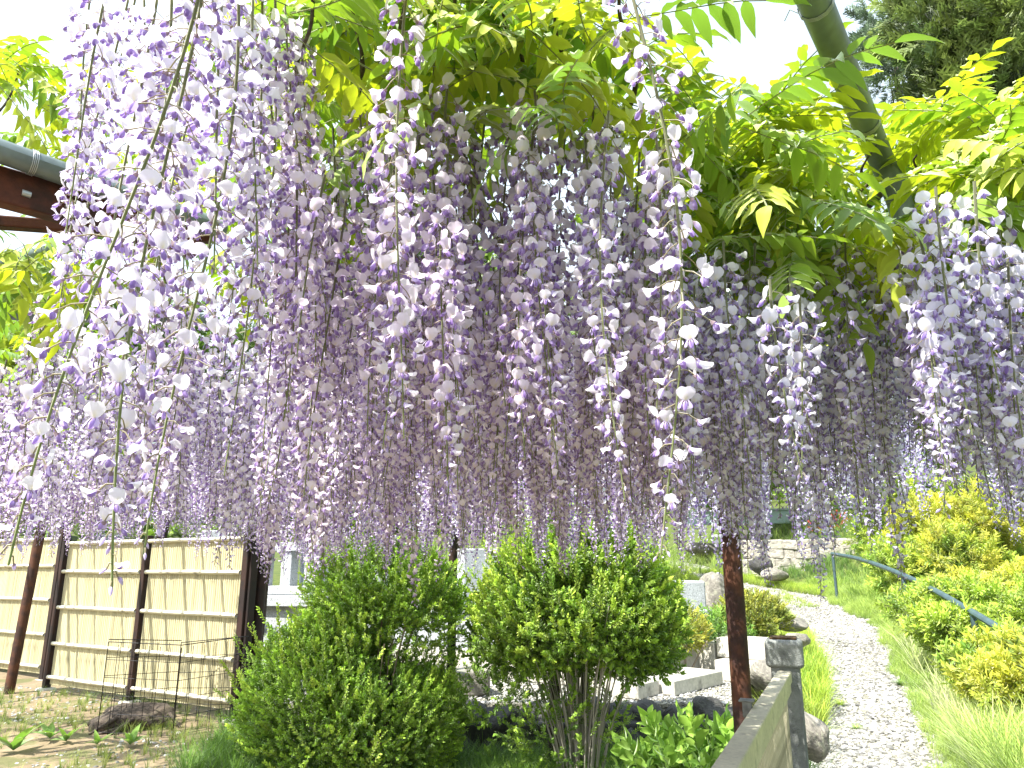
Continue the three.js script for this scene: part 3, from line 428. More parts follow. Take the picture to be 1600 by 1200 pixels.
{ // leaves
  const r = rng(77);
  // [vine, x0, y0, x1, y1, t0, t1, how many, palette weights lime fresh mid bronze, pitch from, to (negative droops)]
  const regions = [
    ['center', 430, -25, 960, 60, 1.08, 1.6, 50, [4, 4, 2, 1], -0.55, 0.35], ['center', 560, 10, 1000, 95, 1.15, 1.5, 28, [4, 4, 2, 1], -0.6, 0.2], ['center', 420, 60, 600, 300, 1.5, 2.2, 40, [4, 3, 3, 1], -0.9, 0.2], ['center', 640, 120, 930, 230, 1.15, 1.35, 7, [2, 3, 1, 2], -0.7, 0.1],
    ['center', 500, 250, 600, 420, 1.6, 2.0, 12, [1, 2, 4, 0], -0.9, 0], ['center', 1010, 90, 1170, 200, 1.15, 1.5, 7, [3, 3, 2, 2], -0.9, 0.3], ['center', 440, -20, 980, 130, 1.6, 2.4, 34, [3, 3, 3, 0], -0.6, 0.3],
    ['right', 1070, 185, 1600, 310, 1.35, 2.0, 140, [7, 4, 0, 1], -0.6, 0.35], ['right', 1150, 165, 1580, 245, 1.5, 2.1, 80, [8, 3, 0, 0], -0.1, 0.55], ['right', 1080, 270, 1400, 400, 1.4, 1.8, 46, [3, 5, 2, 0], -0.75, 0.1], ['right', 1400, 230, 1640, 330, 1.35, 1.8, 46, [5, 4, 1, 1], -0.9, 0.4], ['right', 1460, 340, 1640, 500, 1.4, 1.8, 10, [3, 3, 2, 1], -1, 0.1], ['right', 1060, 360, 1600, 470, 1.7, 2.6, 20, [3, 3, 3, 0], -1, 0.1],
    ['left', -40, 70, 90, 180, 1.9, 2.4, 13, [5, 3, 1, 0], -0.7, 0.6], ['left', 80, 190, 330, 330, 2.3, 3.0, 26, [5, 3, 1, 0], -0.8, 0.4], ['left', -30, 370, 130, 470, 1.9, 2.5, 20, [3, 3, 2, 1], -1.2, 0], ['left', 90, 260, 430, 430, 2.4, 3.4, 34, [4, 3, 2, 0], -0.8, 0.2], ['left', -40, 480, 150, 700, 3.4, 5, 60, [3, 4, 3, 0], -0.8, 0.2],
  ];
  const pick = w => { let s = r() * (w[0] + w[1] + w[2] + w[3]); for (let i = 0; i < 4; i++) if ((s -= w[i]) < 0) return PALS[i]; return 'fresh'; };
  for (const [v, x0, y0, x1, y1, t0, t1, n, w, a0, a1] of regions) for (let k = 0; k < n * 1.7; k++) { const t = lerp(t0, t1, r()), lx = lerp(x0, x1, r()), ly = lerp(y0, y1, r()), p = P(lx, ly, t); if (v === 'right' && t < 1.95 && ly < 320 && Math.abs(lx - (1272 + 0.42 * ly)) < 150 - 0.35 * Math.max(0, ly - 120)) continue; const az = r() * 6.283, el = lerp(a0, a1, r()); leafStock[v].push({ p, t, q: look(V(Math.cos(az) * Math.cos(el), Math.sin(el), Math.sin(az) * Math.cos(el))), pal: pick(w), s: 0.85 + 0.3 * r() }); }
  // the roof of leaves farther in
  for (let k = 0; k < 430; k++) { const t = 1.9 + 4.8 * r(), px = -300 + 2200 * r(), p = P(px, 500, t), b = p.x * B2.x + p.z * B2.z; if (b > 4.2 || (px < 430 && r() < 0.55) || (t > 4 && r() < 0.4)) continue; p.y = HP - 0.05 + 0.3 * r(); const az = r() * 6.283, el = -0.6 + 0.8 * r(); leafStock[px > 1060 ? 'right' : px < 420 ? 'left' : 'center'].push({ p, t: t + 2, q: look(V(Math.cos(az), Math.sin(el), Math.sin(az))), pal: pick([2, 4, 3, 0]), s: 0.9 + 0.3 * r() }); }
  for (const v in leafStock) {
    leafStock[v].sort((a, b) => a.t - b.t); const many = new Map(); let leaflets = 0, n = 0;
    for (const s of leafStock[v]) {
      const k = Math.floor(r() * 5), pl = leafPlans[k];
      if (leaflets + pl.ls.length < 300) {
        const g = new THREE.Group(); g.name = numbered('leaf'); g.position.copy(s.p); g.quaternion.copy(s.q); g.scale.setScalar(s.s); vines[v].add(g); part('leaf_stalk', rachisV[k], M.leaf, g); n++;
        for (const l of pl.ls) { const m = part('leaflet', leafletV[s.pal][Math.floor(r() * 4)], M.leaf, g); l.m.decompose(m.position, m.quaternion, m.scale); m.scale.set(l.L / 0.1, l.L / 0.1, l.L / 0.1); leaflets++; }
      } else if (n < 290) { const m = part('leaf', leafV[s.pal][k], M.leaf, vines[v], s.p); m.quaternion.copy(s.q); m.scale.setScalar(s.s); n++; }
      else { const g = leafV[s.pal][k]; if (!many.has(g)) many.set(g, []); many.get(g).push(TRS(s.p, s.q, s.s)); }
    }
    for (const [g, l] of many) inst('canopy_leaves', g, M.leaf, l, null, vines[v]);
  }
  // woody shoots over the pipes
  const vineTube = (v, pts, r0, r1, name = 'branch') => { const c = new THREE.CatmullRomCurve3(pts); part(name, new MB().tube(c.getPoints(40), q => lerp(r0, r1, q) * (0.9 + 0.2 * vnoise(q * 20, r0 * 999, 3)), 8, [1, 1, 1], true, 1).geo(), M.bark, vines[v]); };
  const wob = (a, b, n, k) => { const o = []; for (let i = 0; i <= n; i++) { const p = a.clone().lerp(b, i / n); p.x += k * (r() - 0.5); p.y += k * 0.6 * (r() - 0.5); p.z += k * (r() - 0.5); o.push(p); } return o; };
  const sp = P(915, 990, 6.2); sp.y = G(sp.x, sp.z) - 0.05;
  vineTube('right', [...wob(sp, V(sp.x - 0.02, HP - 0.1, sp.z), 7, 0.05), ...wob(V(sp.x, HP + 0.04, sp.z + 0.4), P(1450, 260, 1.9), 4, 0.15)], 0.036, 0.014, 'trunk');
  const cp = P(862, 940, 6.2); cp.y = G(cp.x, cp.z) - 0.05; vineTube('center', [...wob(cp, V(cp.x, HP - 0.1, cp.z + 0.1), 7, 0.12), ...wob(V(cp.x, HP + 0.05, cp.z + 0.6), P(720, 20, 1.5), 6, 0.2)], 0.05, 0.014, 'trunk');
  const fp = P(412, 960, 7.5); fp.y = G(fp.x, fp.z) - 0.05; vineTube('left', [...wob(fp, V(fp.x, HP - 0.1, fp.z), 7, 0.04), ...wob(V(fp.x - 0.2, HP + 0.05, fp.z + 0.5), P(150, 290, 2.2), 6, 0.2)], 0.03, 0.012, 'trunk');
  for (let k = 0; k < 7; k++) vineTube('center', wob(P(450 + 90 * k, 190, 1.5), P(480 + 80 * k, -40, 1.1), 4, 0.05), 0.006, 0.003);
  for (let k = 0; k < 6; k++) vineTube('right', wob(P(1080 + 90 * k, 300, 1.7), P(1120 + 80 * k, 235, 1.6), 4, 0.03), 0.005, 0.002);
  vineTube('left', [P(-30, 200, 2), P(10, 160, 2.05), P(30, 110, 2.1)], 0.005, 0.002);
}

/* ---------------------------------------------------------------- shrubs and trees */
// a sprig: small leaves round a short twig growing along +z
function sprigGeo(seed, n, L, lw, ll, seg = 1) { const r = rng(seed), mb = new MB(); mb.tube([V(0, 0, 0), V(0.004 * (r() - 0.5), 0, L)], 0.0012, 3, [0.3, 0.26, 0.14]); for (let i = 0; i < n; i++) { const q = 0.15 + 0.85 * i / n, a = i * 2.4 + r(), up = 0.5 + 0.6 * r() - 0.3 * q; const k = 0.7 + 0.5 * r(), m = TRS(V(0, 0, L * q), look(V(Math.cos(a) * Math.cos(1 - up), Math.sin(a) * Math.cos(1 - up), Math.max(0.1, 0.5 + q * 0.6))), 1); const t = 0.72 + 0.5 * q; mb.grid(seg > 1 ? 2 : 1, seg > 1 ? 3 : 2, (u, v) => { const s = (u - 0.5), w = lw * k * Math.sin(Math.PI * (0.08 + 0.88 * v)); return [s * w, Math.abs(s) * w * 0.5 - 0.2 * ll * v * v, ll * k * v]; }, [t, t, t * 0.95], m); } return mb.geo(); }
const SPRIG = { box: sprigGeo(1, 18, 0.08, 0.0115, 0.02), privet: sprigGeo(2, 16, 0.1, 0.0145, 0.026), yellow: sprigGeo(3, 16, 0.13, 0.0135, 0.045), stray: sprigGeo(7, 26, 0.24, 0.011, 0.02), big: sprigGeo(4, 9, 0.22, 0.055, 0.1, 2), clump: sprigGeo(5, 22, 0.5, 0.085, 0.13), conifer: (() => { const r = rng(6), mb = new MB(); for (let i = 0; i < 34; i++) { const a = r() * 6.3, q = r(), m = TRS(V(0.12 * (r() - 0.5), 0.1 * (r() - 0.5), 0.55 * q), look(V(Math.cos(a), -0.3 + 0.6 * r(), 0.8)), 1), t = 0.6 + 0.7 * q; mb.grid(1, 2, (u, v) => [(u - 0.5) * 0.045 * (1 - v * 0.7), -0.03 * v, 0.16 * v], [t, t, t], m); } return mb.geo(); })() };
function crown(name, parent, blobs, n, geo, mat, pal, seed, o = {}) {
  const r = rng(seed), vol = blobs.map(b => b[3] * b[4] * b[5]), tot = vol.reduce((a, b) => a + b), ms = [], cs = [];
  for (let k = 0; k < n; k++) {
    let s = r() * tot, i = 0; while (i < vol.length - 1 && (s -= vol[i]) > 0) i++; const [bx, by, bz, rx, ry, rz] = blobs[i];
    const d = V(r() * 2 - 1, r() * 2 - 1, r() * 2 - 1); if (d.lengthSq() > 1 || d.lengthSq() < 0.01) { k--; continue; } d.normalize();
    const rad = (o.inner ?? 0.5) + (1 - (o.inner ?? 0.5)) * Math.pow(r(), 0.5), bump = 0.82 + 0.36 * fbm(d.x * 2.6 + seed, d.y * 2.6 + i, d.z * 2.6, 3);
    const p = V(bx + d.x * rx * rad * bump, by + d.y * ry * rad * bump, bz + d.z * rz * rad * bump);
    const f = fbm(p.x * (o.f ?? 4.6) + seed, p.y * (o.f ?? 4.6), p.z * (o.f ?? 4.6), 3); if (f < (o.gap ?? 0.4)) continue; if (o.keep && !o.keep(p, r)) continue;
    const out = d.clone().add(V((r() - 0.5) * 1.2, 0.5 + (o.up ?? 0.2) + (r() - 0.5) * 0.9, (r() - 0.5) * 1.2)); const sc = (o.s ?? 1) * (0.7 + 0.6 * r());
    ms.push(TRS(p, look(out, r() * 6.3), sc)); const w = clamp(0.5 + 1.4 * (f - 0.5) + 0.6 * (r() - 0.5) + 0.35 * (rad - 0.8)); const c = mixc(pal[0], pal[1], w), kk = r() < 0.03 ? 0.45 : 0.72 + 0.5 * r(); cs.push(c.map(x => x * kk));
  }
  const m = inst(name, geo, mat, ms, cs, parent); return m;
}
function stems(parent, n, seed, base, spread, h0, h1, r0, mat, outk = 0.45) {
  const r = rng(seed); for (let k = 0; k < n; k++) { const a = r() * 6.283, q = Math.sqrt(r()) * spread, b = V(Math.cos(a) * q, 0, Math.sin(a) * q), h = lerp(h0, h1, r()), e = V(b.x * (1 + outk * 6) + 0.1 * (r() - 0.5), h, b.z * (1 + outk * 6) + 0.1 * (r() - 0.5)); const pts = []; for (let i = 0; i <= 6; i++) { const t = i / 6; pts.push(V(lerp(b.x, e.x, t * t * 0.7 + 0.3 * t) + 0.02 * (r() - 0.5), h * t, lerp(b.z, e.z, t * t * 0.7 + 0.3 * t) + 0.02 * (r() - 0.5))); } part('stem', new MB().tube(pts, t => r0 * (1 - 0.6 * t) * (0.7 + 0.3 * (k % 3)), 5, [1, 1, 1]).geo(), mat, parent, base); }
}
const GREENB = [[0.09, 0.22, 0.018], [0.38, 0.6, 0.045]], GREENP = [[0.08, 0.2, 0.02], [0.38, 0.58, 0.045]], YEL = [[0.2, 0.34, 0.03], [0.68, 0.63, 0.06]], GOLD = [[0.11, 0.28, 0.03], [0.5, 0.58, 0.06]], LIME = [[0.2, 0.36, 0.03], [0.45, 0.56, 0.05]];
{
  const c = P(552, 1050, 5.75); c.y = -0.02;
  const s1 = thing('clipped_shrub', 'broad clipped shrub with a rounded top knot, left of the bare-stemmed bush', 'shrub', c);
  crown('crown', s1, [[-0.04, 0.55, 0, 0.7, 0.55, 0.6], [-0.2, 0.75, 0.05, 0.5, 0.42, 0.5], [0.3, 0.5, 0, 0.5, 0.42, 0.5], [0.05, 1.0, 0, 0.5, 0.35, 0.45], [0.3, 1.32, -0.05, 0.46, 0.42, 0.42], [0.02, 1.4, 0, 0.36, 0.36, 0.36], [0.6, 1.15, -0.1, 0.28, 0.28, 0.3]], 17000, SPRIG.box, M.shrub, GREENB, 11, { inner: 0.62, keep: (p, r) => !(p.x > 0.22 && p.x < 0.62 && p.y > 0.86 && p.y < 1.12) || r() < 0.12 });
  crown('young_shoots', s1, [[-0.04, 0.6, 0.02, 0.74, 0.6, 0.64], [0.05, 1.0, 0, 0.55, 0.4, 0.5], [0.3, 1.34, -0.05, 0.49, 0.45, 0.45], [0.02, 1.42, 0, 0.4, 0.4, 0.4]], 900, SPRIG.box, M.shrub, [[0.3, 0.5, 0.04], [0.46, 0.62, 0.06]], 15, { inner: 0.97, gap: 0.42, s: 1.1, up: 0.5 });
  crown('stray_shoots', s1, [[-0.04, 0.6, 0.02, 0.76, 0.62, 0.66], [0.3, 1.36, -0.05, 0.5, 0.48, 0.46], [0.02, 1.46, 0, 0.4, 0.42, 0.42]], 230, SPRIG.stray, M.shrub, [[0.2, 0.4, 0.03], [0.44, 0.6, 0.06]], 17, { inner: 0.97, gap: 0.3, s: 1, up: 0.9 });
  stems(s1, 22, 5, V(0.15, 0, 0), 0.12, 1.0, 1.35, 0.012, M.twig, 0.5);
  const c2 = P(905, 1100, 5.75); c2.y = -0.08;
  const s2 = thing('rounded_bush', 'rounded green bush on a fan of bare grey stems before the steps', 'shrub', c2);
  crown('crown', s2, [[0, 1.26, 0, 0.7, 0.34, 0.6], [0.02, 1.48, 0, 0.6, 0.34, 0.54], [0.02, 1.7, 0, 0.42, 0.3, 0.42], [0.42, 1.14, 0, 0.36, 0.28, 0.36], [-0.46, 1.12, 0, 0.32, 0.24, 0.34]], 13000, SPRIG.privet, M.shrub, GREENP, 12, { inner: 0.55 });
  crown('young_shoots', s2, [[0, 1.28, 0, 0.73, 0.37, 0.63], [0.02, 1.5, 0, 0.63, 0.37, 0.56], [0.02, 1.72, 0, 0.45, 0.33, 0.45]], 1100, SPRIG.privet, M.shrub, [[0.32, 0.5, 0.04], [0.48, 0.62, 0.06]], 16, { inner: 0.97, gap: 0.42, s: 1.1, up: 0.5 });
  crown('stray_shoots', s2, [[0, 1.28, 0, 0.74, 0.38, 0.64], [0.02, 1.52, 0, 0.62, 0.4, 0.56], [0.02, 1.74, 0, 0.46, 0.36, 0.45]], 260, SPRIG.stray, M.shrub, [[0.2, 0.4, 0.03], [0.44, 0.6, 0.06]], 18, { inner: 0.97, gap: 0.3, s: 1, up: 0.9 });
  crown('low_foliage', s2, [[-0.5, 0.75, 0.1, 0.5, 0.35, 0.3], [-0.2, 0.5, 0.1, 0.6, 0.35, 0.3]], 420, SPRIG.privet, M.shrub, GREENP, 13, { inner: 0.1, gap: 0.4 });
  stems(s2, 60, 6, V(0, 0, 0), 0.13, 1.0, 1.4, 0.0085, M.greyTwig, 0.6);
}
function roundShrub(label, px, py, t, rx, ry, n, geo, pal, seed, cat = 'shrub', o = {}) { const c = P(px, py, t); const b = G(c.x, c.z); const gy = Math.min(c.y - ry * 0.8, 99); const s = thing(o.name || 'shrub', label, cat, V(c.x, o.y ?? b, c.z)); const cy = c.y - (o.y ?? b); crown('crown', s, o.blobs || [[0, cy, 0, rx, ry, rx], [-rx * 0.4, cy - ry * 0.3, 0.05, rx * 0.7, ry * 0.7, rx * 0.7], [rx * 0.4, cy - ry * 0.25, -0.05, rx * 0.7, ry * 0.75, rx * 0.7]], n, geo, M.shrub, pal, seed, { inner: 0.5, ...o }); if (cy - ry * 0.4 > 0.05) stems(s, 9, seed, V(0, -0.05, 0), 0.06, Math.max(0.15, cy - ry * 0.3), Math.max(0.2, cy), 0.012, M.twig, 0.6); return s; }
roundShrub('small round golden-tipped shrub behind the brown post beside the path', 1172, 962, 9.0, 0.38, 0.24, 1500, SPRIG.box, [[0.12, 0.2, 0.02], [0.42, 0.42, 0.04]], 21, 'shrub', { s: 1.1 });
roundShrub('low yellowish shrub at the right edge of the rounded bush', 1066, 985, 8.3, 0.24, 0.2, 700, SPRIG.box, [[0.2, 0.28, 0.02], [0.5, 0.48, 0.04]], 22, 'shrub', { y: TY });
roundShrub('bright yellow shrub seen through the bare stems of the bush', 965, 1025, 8.0, 0.22, 0.16, 500, SPRIG.box, YEL, 23, 'shrub', { y: TY });
roundShrub('leafy green plants between the stone pillar and the steps', 1118, 995, 8.8, 0.36, 0.22, 420, SPRIG.yellow, [[0.06, 0.16, 0.02], [0.22, 0.4, 0.04]], 24, 'plant', { y: TY });
roundShrub('bright large-leaved plant at the foot of the tan railing', 1090, 1212, 4.6, 0.36, 0.2, 170, SPRIG.big, [[0.12, 0.28, 0.03], [0.3, 0.5, 0.05]], 25, 'plant', { inner: 0.2, gap: 0.2, s: 0.75 });
roundShrub('dark green shrub behind the top of the grey retaining wall', 1352, 828, 24, 0.75, 0.5, 700, SPRIG.clump, [[0.02, 0.06, 0.01], [0.06, 0.14, 0.02]], 26, 'shrub', { s: 0.45 });
{ // red azalea
  const s = roundShrub('red-flowering azalea on top of the grey retaining wall', 1300, 826, 24, 0.6, 0.42, 420, SPRIG.clump, [[0.1, 0.2, 0.03], [0.2, 0.32, 0.04]], 27, 'shrub', { s: 0.4, name: 'azalea' });
  const c = P(1300, 826, 24), cy = c.y - s.position.y; crown('blossoms', s, [[-0.05, cy, 0.1, 0.62, 0.45, 0.55]], 300, SPRIG.clump, M.shrub, [[0.75, 0.08, 0.07], [0.85, 0.25, 0.2]], 28, { s: 0.26, inner: 0.8, gap: 0.3 });
}
// golden shrubs of the bank below the handrail and above it
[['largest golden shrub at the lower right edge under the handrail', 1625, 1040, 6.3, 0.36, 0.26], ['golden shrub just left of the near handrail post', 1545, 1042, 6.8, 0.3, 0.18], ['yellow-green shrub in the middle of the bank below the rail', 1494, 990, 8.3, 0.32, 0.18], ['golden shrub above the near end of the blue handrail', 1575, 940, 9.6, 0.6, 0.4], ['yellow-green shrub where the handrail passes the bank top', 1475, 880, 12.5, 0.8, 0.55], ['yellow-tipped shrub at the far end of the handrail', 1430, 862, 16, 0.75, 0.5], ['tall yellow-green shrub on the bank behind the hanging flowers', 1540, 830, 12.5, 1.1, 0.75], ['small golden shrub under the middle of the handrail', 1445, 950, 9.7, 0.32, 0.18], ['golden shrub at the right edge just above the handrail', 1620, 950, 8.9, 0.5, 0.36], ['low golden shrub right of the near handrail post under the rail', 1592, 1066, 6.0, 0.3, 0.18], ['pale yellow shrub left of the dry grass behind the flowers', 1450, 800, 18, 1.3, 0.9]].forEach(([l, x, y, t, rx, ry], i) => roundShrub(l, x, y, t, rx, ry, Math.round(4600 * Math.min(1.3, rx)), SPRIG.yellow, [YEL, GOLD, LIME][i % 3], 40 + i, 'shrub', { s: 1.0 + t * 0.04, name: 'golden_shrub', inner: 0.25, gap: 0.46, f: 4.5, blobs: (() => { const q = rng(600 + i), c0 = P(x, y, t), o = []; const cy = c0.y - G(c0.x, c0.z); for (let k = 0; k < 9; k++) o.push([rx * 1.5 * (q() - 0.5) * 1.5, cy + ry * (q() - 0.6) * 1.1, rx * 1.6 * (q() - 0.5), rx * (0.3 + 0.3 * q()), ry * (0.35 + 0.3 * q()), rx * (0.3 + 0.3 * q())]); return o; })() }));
// trees
function tree(label, px, py, t, rx, ry, n, geo, pal, seed, o = {}) {
  const c = P(px, py, t), gy = G(c.x, c.z), s = thing(o.name || 'tree', label, 'tree', V(c.x, gy - 0.1, c.z)), h = c.y - gy, r = rng(seed), blobs = [];
  const nb = o.nb || 7; for (let k = 0; k < nb; k++) { const a = r() * 6.3, q = 0.25 + 0.5 * r(); blobs.push([Math.cos(a) * rx * q, h + (r() * 2 - 1) * ry * 0.6, Math.sin(a) * rx * q, rx * (0.4 + 0.25 * r()), ry * (0.3 + 0.22 * r()), rx * (0.4 + 0.25 * r())]); }
  crown('crown', s, o.blobs ? o.blobs(h) : blobs, n, geo, M.tree, pal, seed, { inner: 0.45, f: 1.1, gap: 0.38, ...o });
  const pts = []; for (let i = 0; i <= 8; i++) pts.push(V(0.12 * Math.sin(i + seed), (h + ry * 0.5) * i / 8, 0.12 * Math.cos(i * 1.3 + seed))); part('trunk', new MB().tube(pts, q => (o.tr || 0.16) * (1 - 0.75 * q), 9, [1, 1, 1]).geo(), M.bark, s);
  for (let k = 0; k < 6; k++) { const y = h * (0.6 + 0.08 * k), b = blobs[k % nb]; part('limb', new MB().tube([V(0, y, 0), V(b[0] * 0.5, y + 0.3 * ry * 0.4, b[2] * 0.5), V(b[0], Math.max(y, b[1]), b[2])], q => 0.06 * (1 - 0.7 * q), 5, [1, 1, 1]).geo(), M.bark, s); }
  return s;
}
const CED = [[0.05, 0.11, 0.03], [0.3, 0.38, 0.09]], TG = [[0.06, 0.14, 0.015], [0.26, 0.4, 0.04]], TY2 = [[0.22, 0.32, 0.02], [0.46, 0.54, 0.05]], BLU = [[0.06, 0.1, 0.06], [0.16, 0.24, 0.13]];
tree('tall dark conifer rising behind the yellow-green leaf mound', 1590, 110, 17, 2.5, 4.4, 2600, SPRIG.conifer, CED, 61, { name: 'conifer_tree', s: 1.25, nb: 12, tr: 0.3, gap: 0.3 });
tree('thin bluish tree between the sky and the dark conifer', 1395, 70, 24, 1.5, 2.4, 420, SPRIG.conifer, BLU, 62, { s: 1.1, gap: 0.46 });
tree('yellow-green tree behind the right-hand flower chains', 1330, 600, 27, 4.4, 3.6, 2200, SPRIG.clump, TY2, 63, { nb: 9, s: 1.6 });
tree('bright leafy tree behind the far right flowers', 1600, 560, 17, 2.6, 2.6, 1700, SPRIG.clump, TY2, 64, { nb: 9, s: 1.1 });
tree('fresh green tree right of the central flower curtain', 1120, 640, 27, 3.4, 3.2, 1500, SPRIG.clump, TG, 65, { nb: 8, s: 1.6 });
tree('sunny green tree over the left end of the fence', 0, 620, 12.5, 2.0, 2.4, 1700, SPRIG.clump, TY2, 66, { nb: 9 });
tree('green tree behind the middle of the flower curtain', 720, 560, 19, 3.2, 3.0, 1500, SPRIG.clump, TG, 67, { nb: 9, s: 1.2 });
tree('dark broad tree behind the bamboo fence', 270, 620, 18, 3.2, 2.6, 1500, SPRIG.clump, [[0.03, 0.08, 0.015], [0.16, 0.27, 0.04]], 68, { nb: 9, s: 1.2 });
tag(crown('hillside_wood', null, [[-30, 8, -62, 26, 8, 8], [5, 9, -66, 26, 8, 8], [36, 10, -60, 24, 11, 8], [30, 5, -34, 12, 6, 5]], 5200, SPRIG.clump, M.tree, TG, 69, { s: 3.4, inner: 0.4, f: 0.25, gap: 0.25 }), 'wooded hillside closing the view behind the graves', 'woods');

/* ---------------------------------------------------------------- graves, steps, walls */
const setT = (o, a) => { o.rotation.y = a; return o; };
{ // stone grave fence at the end of the bamboo
  const o = P(425, 930, 9.6), g = thing('grave_enclosure', 'white granite grave enclosure with knob-topped corner post, right of the fence', 'grave', V(o.x, 0.3, o.z), AT * 0.6), S = (n, w, h, d, x, y, z, m = M.granite, r = 0.012) => part(n, box(w, h, d, r), m, g, V(x, y, z));
  S('base', 1.9, 0.3, 0.6, 0, 0.1, 0); S('panel', 1.75, 0.55, 0.45, 0, 0.52, 0); S('coping', 1.9, 0.13, 0.62, 0, 0.86, 0); S('lower_rail', 1.75, 0.1, 0.22, 0, 0.98, 0.1); S('upper_rail', 1.6, 0.11, 0.22, 0, 1.5, 0.1);
  for (const x of [-0.78, -0.42, -0.06, 0.3]) S('baluster', 0.15, 0.47, 0.16, x, 1.24, 0.1);
  for (const x of [-0.05, 0.72]) { const p = S('corner_post', 0.24, 0.42, 0.24, x + (x > 0 ? 0 : -0.87), 1.2, 0.12); const k = part('knob', new THREE.LatheGeometry([[0, 0.0], [0.07, 0.0], [0.075, 0.03], [0.05, 0.05], [0.085, 0.1], [0.075, 0.15], [0.03, 0.19], [0, 0.2]].map(a => new THREE.Vector2(...a)), 16), M.granite, p, V(0, 0.21, 0)); }
  for (const [x, y] of [[0.05, 0.55], [0.42, 0.48]]) { const ringM = part('boss', new THREE.TorusGeometry(0.055, 0.022, 8, 18), M.graniteGrey, g, V(x, y, 0.235)); }
}
const gv = (label, px, t, w, h, mat, turn = 0, y = TY) => { const o = P(px, 860, t), s = thing('gravestone', label, 'gravestone', V(o.x, y, o.z), turn); part('lower_base', box(w * 2.1, 0.26, w * 2.1, 0.012), M.graniteGrey, s, V(0, 0.13, 0)); part('upper_base', box(w * 1.5, 0.22, w * 1.5, 0.012), mat, s, V(0, 0.37, 0)); part('pillar', box(w, h, w, 0.02), mat, s, V(0, 0.48 + h / 2, 0)); return s; };
gv('dark polished gravestone peeking over the left bamboo fence', 172, 12, 0.42, 1.15, M.graniteDark, 0.3);
gv('slim dark gravestone at the left post of the fence', 95, 13.5, 0.4, 1.2, M.graniteDark, 0.3); gv('grey gravestone behind the middle of the bamboo fence', 265, 12.5, 0.44, 1.1, M.graniteGrey, 0.3);
gv('pale granite gravestone above the right end of the bamboo fence', 336, 11.6, 0.4, 1.2, M.granite, 0.3); gv('dark gravestone behind the grave enclosure', 492, 11.5, 0.4, 1.2, M.graniteDark, 0.3); gv('white gravestone between the two big shrubs', 742, 10.5, 0.5, 0.9, M.granite, 0.4); gv('light gravestone behind the bushy top knot', 610, 11, 0.46, 1.1, M.granite, 0.4);
{ const o = P(950, 860, 11.2), s = thing('stone_monument', 'tall blue-grey stone monument above the rounded bush', 'monument', V(o.x, TY, o.z), 0.25); part('base', box(1.0, 0.6, 1.0, 0.02), M.graniteGrey, s, V(0, 0.3, 0)); part('plinth', box(0.74, 0.55, 0.74, 0.02), M.graniteGrey, s, V(0, 0.875, 0)); part('shaft', box(0.5, 1.75, 0.5, 0.02), M.graniteGrey, s, V(0, 2.02, 0)); part('flower_vase', new THREE.LatheGeometry([[0, 0], [0.08, 0], [0.09, 0.2], [0.06, 0.3], [0.07, 0.34]].map(a => new THREE.Vector2(...a)), 14), M.graniteDark, s, V(0.42, 0.6, 0.3)); }
{ const o = P(1070, 960, 9.6), s = thing('stone_pillar', 'stacked square stone pillar at the corner of the grave plot', 'stone pillar', V(o.x, TY, o.z), 0.2); part('foot_stone', box(0.36, 0.3, 0.36, 0.015), M.granite, s, V(0, 0.15, 0)); part('cap_slab', box(0.56, 0.22, 0.5, 0.02), M.granite, s, V(0, 0.52, 0)); part('neck_stone', box(0.3, 0.14, 0.3, 0.02), M.graniteGrey, s, V(0, 0.36, 0)); part('top_block', box(0.42, 0.34, 0.4, 0.03), M.granite, s, V(0, 0.8, 0)); }
{ // concrete plot kerb and steps
  const a = P(985, 1078, 7.5), b = P(1092, 1055, 8.5); const yaw = Math.atan2(-(b.z - a.z), b.x - a.x), len = Math.hypot(b.x - a.x, b.z - a.z), o = V(a.x, TY, a.z), s = thing('grave_plot_kerb', 'white concrete kerb of the raised grave plot behind the bush', 'kerb', o, yaw), d = len;
  part('side_wall', box(d, 0.26, 0.18, 0.012), M.concrete, s, V(d / 2, 0.13, -0.09)); const f = part('front_wall', box(3.4, 0.26, 0.18, 0.012), M.concrete, s, V(0, 0.13, 0)); f.rotation.y = AT - yaw + Math.PI * 0; f.position.set(-1.7 * Math.cos(AT - yaw) + 0.02, 0.13, 1.7 * Math.sin(AT - yaw) - 0.1);
  part('corner_pier', box(0.34, 0.34, 0.5, 0.012), M.concrete, s, V(d + 0.17, 0.17, -0.05));
  const sp = thing('concrete_steps', 'weathered concrete steps rising to the right beside the brown post', 'steps', o, yaw);
  part('low_step', box(0.95, 0.13, 0.42, 0.012), M.concrete, sp, V(0.42, 0.067, 0.3)); part('side_slab', box(0.36, 0.13, 0.3, 0.012), M.concrete, sp, V(-0.26, 0.067, 0.22));
  part('step', box(0.42, 0.2, 0.66, 0.012), M.concrete, sp, V(d - 0.02, 0.1, 0.64)); part('step', box(0.4, 0.2, 0.55, 0.012), M.concrete, sp, V(d + 0.2, 0.3, 0.5)); 
  const w = P(730, 1010, 9), ws = thing('white_plot_wall', 'white plastered wall of a grave plot between the two bushes', 'wall', V(w.x, TY, w.z), AT * 0.5); part('wall_block', box(1.8, 0.62, 0.3, 0.015), M.granite, ws, V(0, 0.31, 0)); part('wall_cap', box(1.9, 0.09, 0.4, 0.015), M.granite, ws, V(0, 0.665, 0));
  const k = P(700, 1050, 7.2), ks = thing('stone_block', 'tan stone block lying on the terrace edge between the bushes', 'stone block', V(k.x, TY, k.z), 0.35); part('block', box(0.7, 0.22, 0.4, 0.03), M.paleRock, ks, V(0, 0.11, 0));
}
